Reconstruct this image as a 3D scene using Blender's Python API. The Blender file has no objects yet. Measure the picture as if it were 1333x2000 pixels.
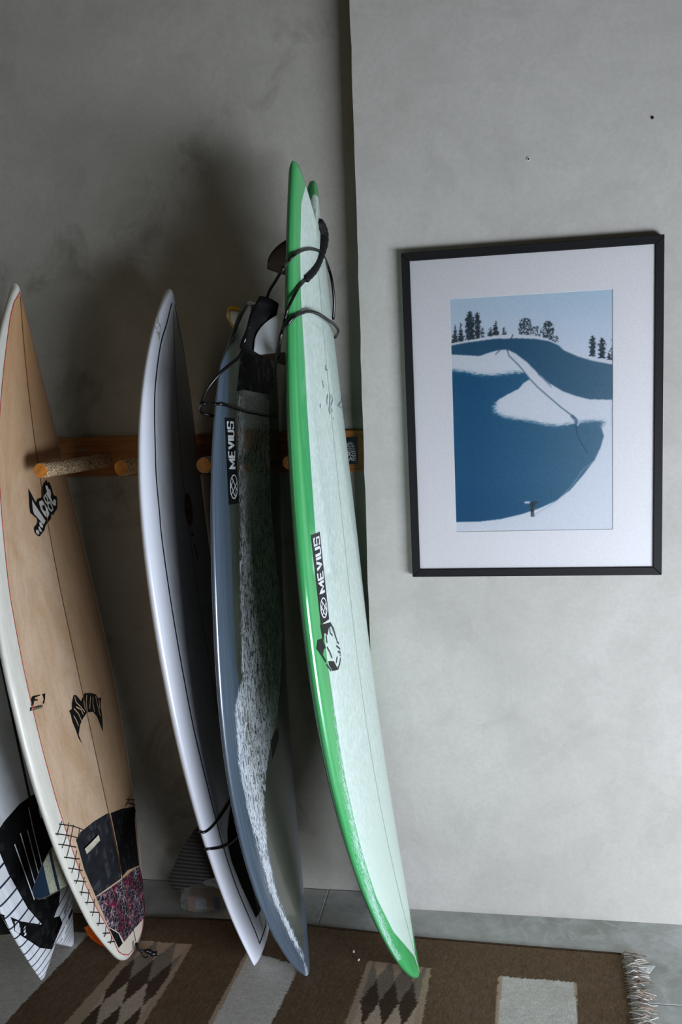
import bpy, bmesh, math, random
import numpy as np
from mathutils import Vector, Matrix
from mathutils.geometry import tessellate_polygon
R = math.radians
SC = bpy.context.scene
COL = SC.collection

# ---------------------------------------------------------------- camera
def make_camera():
    f, yaw, pitch, roll = 1710.0, .176, .152, -.048
    cy, sy, cp, sp = math.cos(yaw), math.sin(yaw), math.cos(pitch), math.sin(pitch)
    fwd = Vector((-sy*cp, cy*cp, -sp)); right = Vector((cy, sy, 0)); up = right.cross(fwd)
    r2 = right*math.cos(roll)+up*math.sin(roll); u2 = -right*math.sin(roll)+up*math.cos(roll)
    m = Matrix((r2, u2, -fwd)).transposed().to_4x4(); m.translation = Vector((0, -2.277, 1.5))
    c = bpy.data.cameras.new('camera'); o = bpy.data.objects.new('camera', c); COL.objects.link(o)
    o.matrix_world = m; c.sensor_fit = 'VERTICAL'; c.sensor_height = 36; c.lens = f/2000*36
    c.clip_start = .05; SC.camera = o
make_camera()

# ---------------------------------------------------------------- light and exposure
w = bpy.data.worlds.new('world'); SC.world = w; w.use_nodes = True
bg = w.node_tree.nodes['Background']; bg.inputs[0].default_value = (1.0, .90, .74, 1); bg.inputs[1].default_value = 0.018
def area(name, loc, target, sx, sy, power, col):
    l = bpy.data.lights.new(name, 'AREA'); l.shape = 'RECTANGLE'; l.size = sx; l.size_y = sy; l.energy = power; l.color = col
    o = bpy.data.objects.new(name, l); COL.objects.link(o); o.location = loc
    o.rotation_euler = (Vector(target)-Vector(loc)).to_track_quat('-Z', 'Y').to_euler()
    return o
area('daylight_opening', (1.75, -2.1, .34), (.1, 0, .05), 1.8, .80, 126, (.85, .93, 1.08))
area('warm_fill_light', (-1.9, -2.9, 2.0), (-.5, 0, 1.3), 1.4, 1.2, 4, (1.0, .93, .72))  # added warm fill that lifts the left wall and shadows, not a room fixture
SC.view_settings.view_transform = 'Standard'; SC.view_settings.look = 'None'
SC.view_settings.gamma = 1; SC.view_settings.use_curve_mapping = False
SC.view_settings.exposure = 0.0

# ---------------------------------------------------------------- node material helper
def lin(c): return tuple((v/255/12.92 if v/255 <= .04045 else ((v/255+.055)/1.055)**2.4) for v in c)
class M:
    """small wrapper that builds a procedural Principled material"""
    def __init__(s, name, col=(128, 128, 128), rough=.6, spec=.5, coat=0, metal=0):
        s.m = bpy.data.materials.new(name); s.m.use_nodes = True; s.n = s.m.node_tree.nodes; s.l = s.m.node_tree.links
        s.p = s.n['Principled BSDF']; s.p.inputs['Base Color'].default_value = (*lin(col), 1)
        s.p.inputs['Roughness'].default_value = rough; s.p.inputs['Specular IOR Level'].default_value = spec
        s.p.inputs['Coat Weight'].default_value = coat; s.p.inputs['Coat Roughness'].default_value = .08
        s.p.inputs['Metallic'].default_value = metal; s._tc = None
    def co(s, attr=None, scale=(1, 1, 1)):
        if attr:
            a = s.n.new('ShaderNodeAttribute'); a.attribute_name = attr; o = a.outputs['Vector']
        else:
            a = s.n.new('ShaderNodeTexCoord'); o = a.outputs['Object']
        mp = s.n.new('ShaderNodeMapping'); mp.inputs['Scale'].default_value = scale
        s.l.new(o, mp.inputs[0]); return mp.outputs[0]
    def fac(s, attr):
        a = s.n.new('ShaderNodeAttribute'); a.attribute_name = attr; return a.outputs['Fac']
    def noise(s, v, scale, detail=4, rough=.55, dist=0):
        t = s.n.new('ShaderNodeTexNoise'); s.l.new(v, t.inputs['Vector']); t.inputs['Scale'].default_value = scale
        t.inputs['Detail'].default_value = detail; t.inputs['Roughness'].default_value = rough; t.inputs['Distortion'].default_value = dist
        return t.outputs[0]
    def voro(s, v, scale, feat='DISTANCE_TO_EDGE'):
        t = s.n.new('ShaderNodeTexVoronoi'); t.feature = feat; s.l.new(v, t.inputs['Vector']); t.inputs['Scale'].default_value = scale
        return t.outputs['Distance']
    def ramp(s, f, a, b, v0=0., v1=1.):
        t = s.n.new('ShaderNodeMapRange'); s.l.new(f, t.inputs[0])
        for i, v in zip((1, 2, 3, 4), (a, b, v0, v1)): t.inputs[i].default_value = v
        return t.outputs[0]
    def math(s, op, a, b=0.):
        t = s.n.new('ShaderNodeMath'); t.operation = op
        for i, v in enumerate((a, b)):
            if isinstance(v, (int, float)): t.inputs[i].default_value = v
            else: s.l.new(v, t.inputs[i])
        return t.outputs[0]
    def mix(s, f, a, b, mode='MIX'):
        t = s.n.new('ShaderNodeMix'); t.data_type = 'RGBA'; t.blend_type = mode
        for i, v in ((0, f), (6, a), (7, b)):
            if isinstance(v, (int, float)): t.inputs[i].default_value = v
            elif isinstance(v, tuple): t.inputs[i].default_value = (*lin(v), 1)
            else: s.l.new(v, t.inputs[i])
        return t.outputs[2]
    def base(s, c): s.l.new(c, s.p.inputs['Base Color']); return s
    def roughf(s, f): s.l.new(f, s.p.inputs['Roughness']); return s
    def bump(s, h, strength=.3, dist=.002):
        b = s.n.new('ShaderNodeBump'); b.inputs['Strength'].default_value = strength; b.inputs['Distance'].default_value = dist
        s.l.new(h, b.inputs['Height']); s.l.new(b.outputs[0], s.p.inputs['Normal']); return s

def simple(name, col, rough=.6, amp=.12, scale=40, spec=.4, bump=0):
    m = M(name, col, rough, spec)
    n = m.noise(m.co(), scale)
    m.base(m.mix(m.ramp(n, .3, .7), tuple(c*(1-amp) for c in col), tuple(min(255, c*(1+amp)) for c in col)))
    if bump: m.bump(n, bump)
    return m.m

# ---------------------------------------------------------------- mesh helpers
def link(name, me, mat=None, parent=None, smooth=False):
    o = bpy.data.objects.new(name, me); COL.objects.link(o)
    if mat: me.materials.append(mat)
    if parent is not None: o.parent = parent
    if smooth:
        for p in me.polygons: p.use_smooth = True
    return o
def from_bm(name, bm, mat=None, parent=None, smooth=False):
    me = bpy.data.meshes.new(name); bm.to_mesh(me); bm.free(); return link(name, me, mat, parent, smooth)
def from_data(name, v, f, mat=None, parent=None, smooth=False):
    me = bpy.data.meshes.new(name); me.from_pydata([tuple(map(float, p)) for p in v], [], [tuple(map(int, q)) for q in f]); me.update()
    return link(name, me, mat, parent, smooth)
def box(name, lo, hi, mat, parent=None, bevel=0, seg=2):
    bm = bmesh.new(); bmesh.ops.create_cube(bm, size=1)
    for v in bm.verts: v.co = Vector([(l+h)/2+c*(h-l) for l, h, c in zip(lo, hi, v.co)])
    if bevel: bmesh.ops.bevel(bm, geom=bm.edges[:], offset=bevel, segments=seg, profile=.5, affect='EDGES')
    return from_bm(name, bm, mat, parent)
def tag(o, label=None, cat=None, group=None, kind=None):
    for k, v in (('label', label), ('category', cat), ('group', group), ('kind', kind)):
        if v: o[k] = v
    return o
def empty(name, m):
    o = bpy.data.objects.new(name, None); COL.objects.link(o); o.matrix_world = m; o.empty_display_size = .05; return o
def smoothpath(pts, n=8):
    P = [Vector(p) for p in pts]; P = [P[0]*2-P[1]]+P+[P[-1]*2-P[-2]]; out = []
    for i in range(1, len(P)-2):
        for k in range(n):
            t = k/n; a, b, c, d = P[i-1], P[i], P[i+1], P[i+2]
            out.append(.5*((2*b)+(-a+c)*t+(2*a-5*b+4*c-d)*t*t+(-a+3*b-3*c+d)*t**3))
    out.append(P[-2]); return out
def tube(name, pts, r, mat, parent=None, n=8, k=6, closed=False, flat=1.0):
    P = [Vector(p) for p in pts] if closed else smoothpath(pts, k)
    rr = r if callable(r) else (lambda t: r)
    v, f = [], []; N = len(P); up = None
    for i, p in enumerate(P):
        a, b = (P[(i-1) % N], P[(i+1) % N]) if closed else (P[max(i-1, 0)], P[min(i+1, N-1)])
        t = (b-a).normalized()
        if up is None: up = t.orthogonal().normalized()
        up = (up-t*up.dot(t)).normalized(); s = t.cross(up); q = rr(i/max(1, N-1))
        for j in range(n):
            an = 2*math.pi*j/n; v.append(p+(up*math.cos(an)+s*math.sin(an)*flat)*q)
    for i in range(N if closed else N-1):
        for j in range(n):
            i2 = (i+1) % N; f.append((i*n+j, i*n+(j+1) % n, i2*n+(j+1) % n, i2*n+j))
    if not closed: f += [tuple(range(n))[::-1], tuple((N-1)*n+j for j in range(n))]
    o = from_data(name, v, f, mat, None, True)
    if parent is not None: o.parent = parent; o.matrix_parent_inverse = parent.matrix_world.inverted()
    return o

# ---------------------------------------------------------------- setting: walls and floor
def concrete(name, c0, c1, seed, stain=None):
    m = M(name, c0, .82, .25)
    v = m.co(scale=(1, 1, 1)); mp = v.node; mp.inputs['Location'].default_value = (seed, seed*.7, seed*.3)
    a = m.noise(v, 1.6, 5, .6, .6); b = m.noise(v, 6.5, 6, .6, 1.2); c = m.noise(v, 90, 3, .6)
    swirl = m.noise(v, 3.1, 3, .5, 3.0)
    k = m.mix(m.ramp(a, .33, .68), c0, c1)
    k = m.mix(m.ramp(b, .5, .8, 0, .30), k, tuple(x*.84 for x in c0))
    k = m.mix(m.ramp(swirl, .485, .5, 0, .10), k, tuple(min(255, x*1.06) for x in c1))
    k = m.mix(m.ramp(c, .35, .65, 0, .16), k, tuple(x*.86 for x in c0))
    if stain: k = m.mix(m.ramp(m.noise(v, 4.3, 5, .65, .5), .56, .72, 0, stain), k, (74, 70, 62))
    m.base(k); h = m.math('ADD', m.math('MULTIPLY', b, .7), m.math('MULTIPLY', c, .25)); m.bump(h, .35, .006)
    return m.m
M_WALL = concrete('plaster', (170, 166, 157), (188, 184, 176), 3.1)
M_WALLB = concrete('plaster_back', (156, 153, 142), (176, 172, 162), 7.7, .45)
M_TILE = None
def floor_mat():
    m = M('concrete_tile', (110, 112, 104), .5, .4); v = m.co()
    a = m.noise(v, 3, 6, .65, 1.); b = m.noise(v, 14, 5, .6, 2.); c = m.noise(v, 160, 2)
    k = m.mix(m.ramp(a, .35, .65), (152, 154, 147), (194, 196, 193))
    k = m.mix(m.ramp(b, .5, .75, 0, .5), k, (216, 219, 219)); k = m.mix(m.ramp(b, .25, .42, .45, 0), k, (116, 117, 106))
    m.base(k); m.roughf(m.ramp(b, .3, .7, .42, .65)); m.bump(c, .2, .001); return m.m
M_TILE = floor_mat(); M_GROUT = simple('grout', (170, 172, 172), .8)

DEP = .074
def wall_solid(name, poly_xz, y0, y1, mat):
    """prism: outline in XZ, from y0 (front) to y1"""
    n = len(poly_xz); v = [(x, y0, z) for x, z in poly_xz]+[(x, y1, z) for x, z in poly_xz]
    f = [tuple(range(n)), tuple(range(2*n-1, n-1, -1))]+[(i, i+n, (i+1) % n+n, (i+1) % n) for i in range(n)]
    o = from_data(name, v, f, mat); bm = bmesh.new(); bm.from_mesh(o.data); bmesh.ops.recalc_face_normals(bm, faces=bm.faces); bm.to_mesh(o.data); bm.free()
    return tag(o, kind='structure')
wall_solid('wall_back', [(-4.2, 0), (-.2, 0), (-.2, 3.2), (-4.2, 3.2)], DEP, DEP+.12, M_WALLB)
rnd = random.Random(4)
edge = []
for i in range(65):
    z = 3.2*i/64; edge.append((-.3525+.0125*z+rnd.uniform(-.0012, .0012), z))
wall_solid('wall_right', [(3.2, 0), (3.2, 3.2)]+edge[::-1], 0, DEP+.12, M_WALL)
fl = box('floor', (-4.2, -4.6, -.06), (3.2, DEP+.12, -.02), M_GROUT); tag(fl, kind='structure')
# grout bed just under the tile tops
box('joint_bed', (-4.2, -4.6, -.02), (3.2, DEP, -.0012), M_GROUT, fl)
tile_me = {}
ys = [DEP]+[-.317-1.0*i for i in range(5)]
xs = [-4.2]+[-3.508+1.0*i for i in range(7)]+[3.2]
for j in range(len(ys)-1):
    for i in range(len(xs)-1):
        x0, x1, y1, y0 = xs[i], xs[i+1], ys[j], max(ys[j+1], -4.6)
        if y1 <= y0+.01: continue
        t = box('floor_tile', (x0+.0017, y0+.0017, -.018), (x1-.0017, y1-.0017, 0), M_TILE, fl, .0012, 1)

# small plugs left in the plaster
def plug(x, z, r, label, hook=False):
    e = empty('wall_plug', Matrix.Translation((x, 0, z)))
    tag(e, label, 'wall plug')
    mr = simple('plug_ring', (196, 196, 190), .5); mh = simple('plug_hole', (24, 22, 20), .8)
    v, f = [], []
    for k, (rad, y) in enumerate(((r, 0), (r, -.0025), (r*.62, -.0025), (r*.58, .0))):
        v += [(rad*math.cos(a*math.pi/8), y, rad*math.sin(a*math.pi/8)) for a in range(16)]
    for k in range(3): f += [(k*16+a, k*16+(a+1) % 16, (k+1)*16+(a+1) % 16, (k+1)*16+a) for a in range(16)]
    from_data('plug_rim', v, f, mr if not hook else mh, e, True)
    bm = bmesh.new(); bmesh.ops.create_circle(bm, cap_ends=True, radius=r*.62, segments=16, matrix=Matrix.Translation((0, -.001, 0)) @ Matrix.Rotation(R(90), 4, 'X'))
    from_bm('plug_hole', bm, mh, e)
plug(.098, 2.002, .0042, 'small round wall plug above the left part of the picture frame')
plug(.385, 2.070, .0034, 'tiny dark nail hole high above the right corner of the picture', True)

# ---------------------------------------------------------------- data measured for the boards
D = {'white':{'pin':((0.013,1.6962,),(0.0491,1.6461,),(0.0964,1.5883,),(0.1424,1.49,),(0.1607,1.4148,),(0.1712,1.3473,),(0.181,1.2857,),(0.1851,1.2028,),(0.1895,1.1392,),(0.1883,0.9406,),(0.1852,0.8019,),(0.179,0.6804,),(0.1665,0.5725,),(0.1483,0.4375,),(0.1376,0.3566,),(0.1079,0.2294,),(0.0585,0.0887,),(0.0442,0.0386,),),'wrap':((0.1971,0.4241,),(0.1495,0.4318,),(0.0589,0.4202,),(0.194,0.3855,),(0.1859,0.372,),(0.1543,0.3585,),(0.1067,0.347,),)},
 'brown':{'pin':((-0.0111,1.7592,),(0.0369,1.7218,),(0.0757,1.6547,),(0.15,1.45,),(0.21,1.28,),(0.255,1.0611,),(0.2624,0.9644,),(0.2649,0.8579,),(0.2572,0.7613,),(0.2551,0.6449,),(0.2527,0.5424,),(0.2448,0.5029,),(0.2249,0.4083,),(0.1979,0.3116,),(0.1651,0.2229,),(0.1282,0.1361,),(0.0994,0.0552,),),'lat':(((0.2375,0.4635,),(0.1874,0.4339,),(0.1493,0.4063,),),((0.2526,0.4477,),(0.2027,0.4161,),(0.1717,0.3944,),),((0.2489,0.4201,),(0.2166,0.3984,),(0.1928,0.3826,),),((0.2395,0.3826,),(0.2036,0.3589,),(0.1889,0.3511,),),((0.2314,0.3511,),(0.1861,0.3195,),),((0.221,0.3136,),(0.1806,0.2879,),),((0.2093,0.2781,),(0.1738,0.2544,),),((0.1974,0.2446,),(0.1641,0.2248,),),((0.1855,0.213,),(0.1513,0.1913,),),((0.1691,0.1736,),(0.1404,0.1558,),),((0.1506,0.1361,),(0.1232,0.1203,),),((0.1376,0.1045,),(0.1085,0.0888,),),((0.2261,0.4654,),(0.2389,0.4536,),(0.2497,0.4418,),),((0.2013,0.4497,),(0.2243,0.4221,),(0.2419,0.4063,),),((0.1852,0.4359,),(0.2027,0.4161,),(0.2166,0.3984,),(0.2347,0.3767,),),((0.1617,0.4161,),(0.1794,0.3964,),),((0.1934,0.3747,),(0.2127,0.3491,),(0.2249,0.3353,),),((0.1908,0.3412,),(0.2057,0.3136,),(0.2174,0.3037,),),((0.1839,0.3018,),(0.1967,0.284,),(0.2064,0.2682,),),((0.1752,0.2663,),(0.1849,0.2465,),(0.1931,0.2367,),),((0.1613,0.2327,),(0.171,0.2091,),(0.1799,0.1992,),),((0.1522,0.1893,),(0.1581,0.1696,),(0.1663,0.1657,),),((0.1343,0.1459,),(0.1424,0.1282,),(0.1497,0.1262,),),((0.1185,0.1104,),(0.123,0.1006,),(0.1298,0.0947,),),((-0.1429,0.3589,),(-0.1684,0.3333,),(-0.2249,0.3037,),),((-0.1681,0.357,),(-0.1387,0.3491,),(-0.1157,0.3491,),),((-0.1373,0.3589,),(-0.2308,0.3195,),),((-0.128,0.353,),(-0.1924,0.3234,),),),'lost':((0.0715,1.2603,),(0.0445,1.2228,),(0.032,1.2307,),(0.0092,1.2327,),(0.0035,1.2524,),(-0.0182,1.2682,),(-0.0383,1.276,),(-0.0386,1.2682,),(-0.0535,1.2682,),(-0.0615,1.2543,),(-0.0665,1.2327,),(-0.0842,1.2287,),(-0.0852,1.2169,),(-0.0761,1.1972,),(-0.0578,1.1893,),(-0.042,1.1814,),(-0.0334,1.1853,),(-0.0247,1.1735,),(0.0038,1.1636,),(0.0152,1.1577,),(0.0252,1.1478,),(0.0434,1.1419,),(0.0562,1.136,),(0.0681,1.14,),(0.0791,1.1498,),(0.0784,1.1617,),(0.0628,1.1676,),(0.0546,1.1735,),(0.0543,1.1814,),(0.0831,1.1991,),(0.0818,1.2169,),),'lw':(((0.063,1.2307,),(0.0562,1.2208,),(0.0097,1.1715,),(0.0249,1.1636,),(0.0652,1.1952,),(0.0682,1.207,),),((0.028,1.2228,),(0.0093,1.2248,),(-0.0037,1.2129,),(-0.0146,1.2011,),(-0.0197,1.1873,),(-0.0038,1.1774,),(0.0096,1.1853,),(0.0241,1.2011,),(0.0282,1.2149,),),((-0.0227,1.2603,),(-0.035,1.2603,),(-0.0394,1.2504,),(-0.0471,1.2504,),(-0.0514,1.2405,),(-0.0442,1.2287,),(-0.0527,1.2149,),(-0.0635,1.2228,),(-0.0746,1.2188,),(-0.0683,1.205,),(-0.057,1.205,),(-0.0408,1.2149,),(-0.0277,1.2327,),(-0.0187,1.2405,),(-0.0274,1.2445,),),((0.0339,1.1656,),(0.0295,1.1617,),(0.0296,1.1597,),(0.0296,1.1577,),(0.0342,1.1557,),(0.0385,1.1577,),(0.0428,1.1597,),(0.0469,1.1636,),(0.0467,1.1676,),(0.0466,1.1695,),(0.0466,1.1715,),(0.0424,1.1715,),(0.0381,1.1715,),(0.0338,1.1695,),),((0.043,1.1538,),(0.043,1.1518,),(0.0388,1.1478,),(0.0432,1.1478,),(0.0432,1.1459,),(0.0474,1.1478,),(0.0515,1.1498,),(0.0555,1.1538,),(0.0554,1.1557,),(0.0552,1.1597,),(0.0552,1.1597,),(0.0511,1.1617,),(0.047,1.1597,),(0.0471,1.1577,),),((0.0556,1.1498,),(0.0558,1.1459,),(0.0559,1.1439,),(0.06,1.1419,),(0.064,1.1419,),(0.0679,1.1439,),(0.0678,1.1459,),(0.0716,1.1478,),(0.0714,1.1518,),(0.0713,1.1538,),(0.0674,1.1538,),(0.0673,1.1557,),(0.0635,1.1538,),(0.0596,1.1518,),),),'lhole':((0.0145,1.2129,),(0.0037,1.211,),(-0.0037,1.2011,),(0.0037,1.1952,),(0.0146,1.2011,),(0.0146,1.207,),),'ls':((-0.0235,1.2267,),(-0.0141,1.2366,),(-0.0036,1.2307,),(-0.0093,1.2208,),(-0.0193,1.2129,),(-0.0325,1.2169,),(-0.0411,1.207,),(-0.0456,1.1972,),(-0.0332,1.1932,),(-0.0194,1.2031,),),'may':((0.0531,0.7199,),(0.0385,0.7179,),(0.017,0.6942,),(-0.0111,0.7061,),(-0.0482,0.6962,),(-0.0797,0.6824,),(-0.0921,0.6666,),(-0.1121,0.6646,),(-0.0958,0.6449,),(-0.091,0.6153,),(-0.0734,0.5779,),(-0.0653,0.6035,),(-0.0568,0.6272,),(-0.038,0.6469,),(-0.0043,0.6568,),(0.0279,0.6508,),(0.0524,0.641,),(0.0701,0.6213,),(0.0607,0.5936,),(0.0742,0.6134,),(0.0789,0.6351,),(0.0879,0.6627,),(0.0882,0.6824,),(0.0925,0.6923,),(0.0755,0.6923,),(0.0712,0.7041,),),'mw':(((0.0483,0.7159,),(0.0482,0.7021,),(0.028,0.6824,),(0.011,0.6627,),),((0.0666,0.6903,),(0.048,0.6706,),(0.038,0.6449,),),((0.0753,0.6745,),(0.0663,0.6587,),(0.0616,0.643,),),((0.0529,0.6903,),(0.028,0.6745,),(0.0226,0.6587,),),((-0.0227,0.6982,),(-0.011,0.6844,),(-0.0043,0.6587,),),((0.0043,0.6903,),(0.0043,0.6765,),(0.0043,0.6666,),),((-0.0433,0.6883,),(-0.0332,0.6765,),(-0.0226,0.6607,),),((-0.0575,0.6824,),(-0.0479,0.6666,),(-0.0477,0.643,),),((-0.0753,0.6785,),(-0.075,0.6548,),(-0.0787,0.6213,),),((-0.092,0.6627,),(-0.0833,0.641,),),),'F':(((0.2417,0.7731,),(0.2351,0.7771,),(0.2045,0.7711,),(0.2073,0.7692,),(0.228,0.7711,),(0.228,0.7672,),(0.2179,0.7633,),(0.2205,0.7613,),(0.2327,0.7652,),(0.2394,0.7554,),(0.2477,0.7573,),),((0.1988,0.7692,),(0.1838,0.7672,),(0.1898,0.7554,),(0.1986,0.7455,),(0.2043,0.7495,),(0.1958,0.7554,),(0.1958,0.7652,),),((0.2516,0.7554,),(0.2043,0.7455,),(0.207,0.7396,),(0.2552,0.7475,),),),'Ft':(((0.2496,0.7475,),(0.2456,0.7514,),(0.2456,0.7475,),),((0.2435,0.7475,),(0.2393,0.7514,),(0.2392,0.7455,),),((0.237,0.7455,),(0.2325,0.7495,),(0.2325,0.7455,),),((0.2301,0.7435,),(0.2253,0.7475,),(0.2253,0.7435,),),((0.2228,0.7416,),(0.2177,0.7455,),(0.2177,0.7416,),),((0.2151,0.7416,),(0.2098,0.7455,),(0.2097,0.7396,),),),'padA':((0.1867,0.3984,),(0.1604,0.4063,),(0.0843,0.3984,),(0.0037,0.3826,),(-0.0094,0.3747,),(-0.0086,0.2899,),(-0.0077,0.2209,),(0.0075,0.2031,),(0.0867,0.2209,),(0.1529,0.2347,),(0.1776,0.3156,),),'padB':((-0.0146,0.3747,),(-0.0908,0.353,),(-0.2232,0.3037,),(-0.1729,0.286,),(-0.1494,0.2209,),(-0.1347,0.1676,),(-0.0447,0.1992,),(-0.0029,0.2031,),(-0.0131,0.286,),),'kick':((0.1524,0.2327,),(0.0887,0.2169,),(0.0074,0.1992,),(-0.0897,0.1795,),(-0.1408,0.1617,),(-0.1435,0.1026,),(-0.1221,0.0533,),(-0.0993,0.0355,),(-0.0151,0.0513,),(0.063,0.0592,),(0.0801,0.0947,),(0.1243,0.1381,),),'bit':((0.1231,0.1341,),(0.0836,0.0947,),(0.0718,0.0611,),(0.0959,0.0631,),),'slot':((0.167,0.3649,),(0.0884,0.3629,),(0.087,0.3471,),(0.1619,0.3491,),)},
 'green':{'bound':((0,2,),(0.0953,1.8818,),(0.1298,1.7631,),(0.1503,1.6729,),(0.1678,1.541,),(0.1859,1.4311,),(0.2007,1.3212,),(0.2141,1.2113,),(0.2312,1.0464,),(0.2319,0.8815,),(0.227,0.7826,),(0.219,0.6133,),(0.1936,0.4353,),(0.161,0.3056,),(0.1054,0.1869,),(0.0036,0.0572,),(0,0,),),'logo':(((0.2476,0.9723,),(0.1926,0.9635,),(0.1869,0.9547,),(0.2061,0.9547,),(0.2184,0.9415,),(0.232,0.9503,),(0.2418,0.9349,),(0.2336,0.9174,),(0.2434,0.9174,),(0.2486,0.9108,),(0.2502,0.9064,),(0.2391,0.8911,),(0.2427,0.8867,),(0.2701,0.9262,),(0.2638,0.9437,),(0.2438,0.9415,),),((0.2287,0.8867,),(0.1996,0.8779,),(0.1794,0.8537,),(0.188,0.8537,),(0.2144,0.8603,),(0.2285,0.8779,),),),'rib':(((0.1954,0.9635,),(0.178,0.9459,),(0.1686,0.924,),),((0.1686,0.924,),(0.1621,0.9108,),(0.1522,0.9042,),),((0.1714,0.9042,),(0.1487,0.8911,),(0.1553,0.8889,),),((0.1649,0.8889,),(0.1485,0.8823,),(0.155,0.8757,),),((0.174,0.8801,),(0.1828,0.8735,),(0.1856,0.8691,),),((0.1517,0.8713,),(0.1644,0.8603,),(0.1823,0.8537,),),((0.2008,0.9591,),(0.2007,0.9415,),(0.1895,0.9327,),),((0.1898,0.9569,),(0.1748,0.9349,),(0.1685,0.9218,),),((0.2388,0.8823,),(0.2327,0.8757,),(0.2215,0.8625,),),((0.2272,0.9174,),(0.2154,0.902,),(0.2076,0.8867,),),((0.2253,0.9437,),(0.2252,0.9349,),(0.2251,0.9262,),),),'waxlogo':(((0.0184,1.4639,),(0.0314,1.4507,),(0.0357,1.4397,),),((-0.2273,1.4726,),(-0.2327,1.4595,),(-0.0899,1.4375,),(-0.2395,1.4244,),(-0.2406,1.409,),),((-0.0035,1.4661,),(-0.009,1.4595,),(0.0035,1.4529,),),((-0.0035,1.4551,),(0.0091,1.4397,),(0.0234,1.4244,),),((-0.0228,1.4617,),(-0.0314,1.4507,),(-0.0091,1.4397,),),((-0.2278,1.4397,),(-0.2345,1.4266,),(-0.2319,1.4156,),),((-0.2335,1.4507,),(-0.2314,1.4441,),),((-0.0144,1.409,),(-0.0192,1.4046,),),((0.019,1.4178,),(0.0092,1.4244,),),((-0.0092,1.4331,),(-0.0143,1.4222,),),((0.0084,1.5319,),(0.0175,1.5209,),(-0.0033,1.5209,),),((0.0561,1.4946,),(0.0565,1.4858,),(0.0497,1.4792,),),((0.096,1.4419,),(0.0999,1.4331,),),),'str':((-0.0395,0.654,),(-0.0214,0.417,),(-0.0071,0.2985,),(-0.0744,0.0746,),)},
 'grey':{'waxL':((0.14,1.47,),(0.1367,1.3322,),(0.1315,1.1892,),(0.1477,0.9766,),(0.1531,0.8806,),(0.1631,0.7997,),(0.205,0.7583,),(0.2055,0.6191,),(0.1856,0.508,),(0.1561,0.4027,),(0.1322,0.2973,),(0.1088,0.2371,),(0.0679,0.1411,),(0.0179,0.0508,),),'waxR':((-0.1,1.4846,),(-0.1085,1.1741,),(-0.2,0.8787,),(-0.15,0.75,),(-0.08,0.65,),(0.02,0.58,),(0.085,0.5,),(0.0932,0.4403,),(0.1083,0.3744,),(0.1005,0.286,),(0.0861,0.2314,),(0.0267,0.096,),(0.01,0.04,),)},
 'T':{'green_strap':((-0.3973,-0.195,1.8606,),(-0.3928,-0.17,1.8538,),(-0.3902,-0.155,1.8395,),(-0.3908,-0.165,1.8158,),(-0.396,-0.19,1.7872,),(-0.3964,-0.225,1.7633,),(-0.3949,-0.28,1.7401,),(-0.3966,-0.345,1.7169,),),'green_cordA':((-0.3969,-0.3433,1.7171,),(-0.403,-0.3889,1.6969,),(-0.4121,-0.42,1.6704,),(-0.4222,-0.4303,1.647,),(-0.4304,-0.4298,1.6231,),(-0.4303,-0.47,1.5928,),(-0.4485,-0.44,1.5577,),(-0.4673,-0.4,1.5044,),),'green_cordB':((-0.4518,-0.42,1.5474,),(-0.4303,-0.47,1.5928,),(-0.425,-0.4359,1.614,),(-0.4103,-0.4282,1.6306,),(-0.4004,-0.4,1.6402,),(-0.3884,-0.37,1.6457,),(-0.3761,-0.33,1.642,),(-0.367,-0.27,1.6315,),(-0.3638,-0.21,1.6252,),(-0.3649,-0.15,1.6161,),(-0.3752,-0.1,1.609,),(-0.3896,-0.05,1.6016,),),'green_cordC':((-0.4979,-0.3,1.6862,),(-0.4822,-0.33,1.7007,),(-0.455,-0.38,1.7151,),(-0.4261,-0.44,1.7292,),(-0.4236,-0.3991,1.7483,),(-0.4108,-0.3874,1.7636,),(-0.4017,-0.3483,1.7776,),(-0.3953,-0.294,1.7875,),(-0.3925,-0.2182,1.7938,),(-0.3929,-0.154,1.7926,),(-0.4082,0,1.7837,),(-0.3995,0,1.7448,),(-0.3984,0.01,1.6941,),(-0.405,0.02,1.6509,),),'grey_cordA':((-0.5404,-0.3,1.6226,),(-0.5406,-0.36,1.5807,),(-0.5436,-0.4,1.5556,),(-0.5578,-0.43,1.5384,),(-0.5734,-0.45,1.5218,),(-0.5923,-0.46,1.5,),(-0.6089,-0.46,1.4768,),(-0.6221,-0.45,1.4529,),(-0.6298,-0.42,1.4386,),(-0.6134,-0.4,1.4302,),(-0.5939,-0.37,1.4188,),),'grey_cordB':((-0.6221,-0.45,1.4529,),(-0.609,-0.46,1.4594,),(-0.6031,-0.4186,1.4565,),(-0.585,-0.4061,1.4541,),(-0.5749,-0.3397,1.442,),(-0.5701,-0.282,1.4334,),(-0.5665,-0.2014,1.4246,),(-0.5639,-0.1193,1.4155,),(-0.5659,0,1.407,),),'brown_knot':((-0.9603,-0.29,0.0466,),(-0.9539,-0.3,0.0392,),(-0.9469,-0.295,0.0288,),(-0.9363,-0.29,0.026,),(-0.9273,-0.285,0.0201,),(-0.9177,-0.285,0.0149,),(-0.9083,-0.28,0.0135,),),'brown_loop':((-0.9467,-0.295,0.0303,),(-0.9437,-0.295,0.0156,),(-0.9327,-0.295,0.0105,),(-0.9269,-0.29,0.0177,),(-0.9386,-0.285,0.0223,),)},
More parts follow.
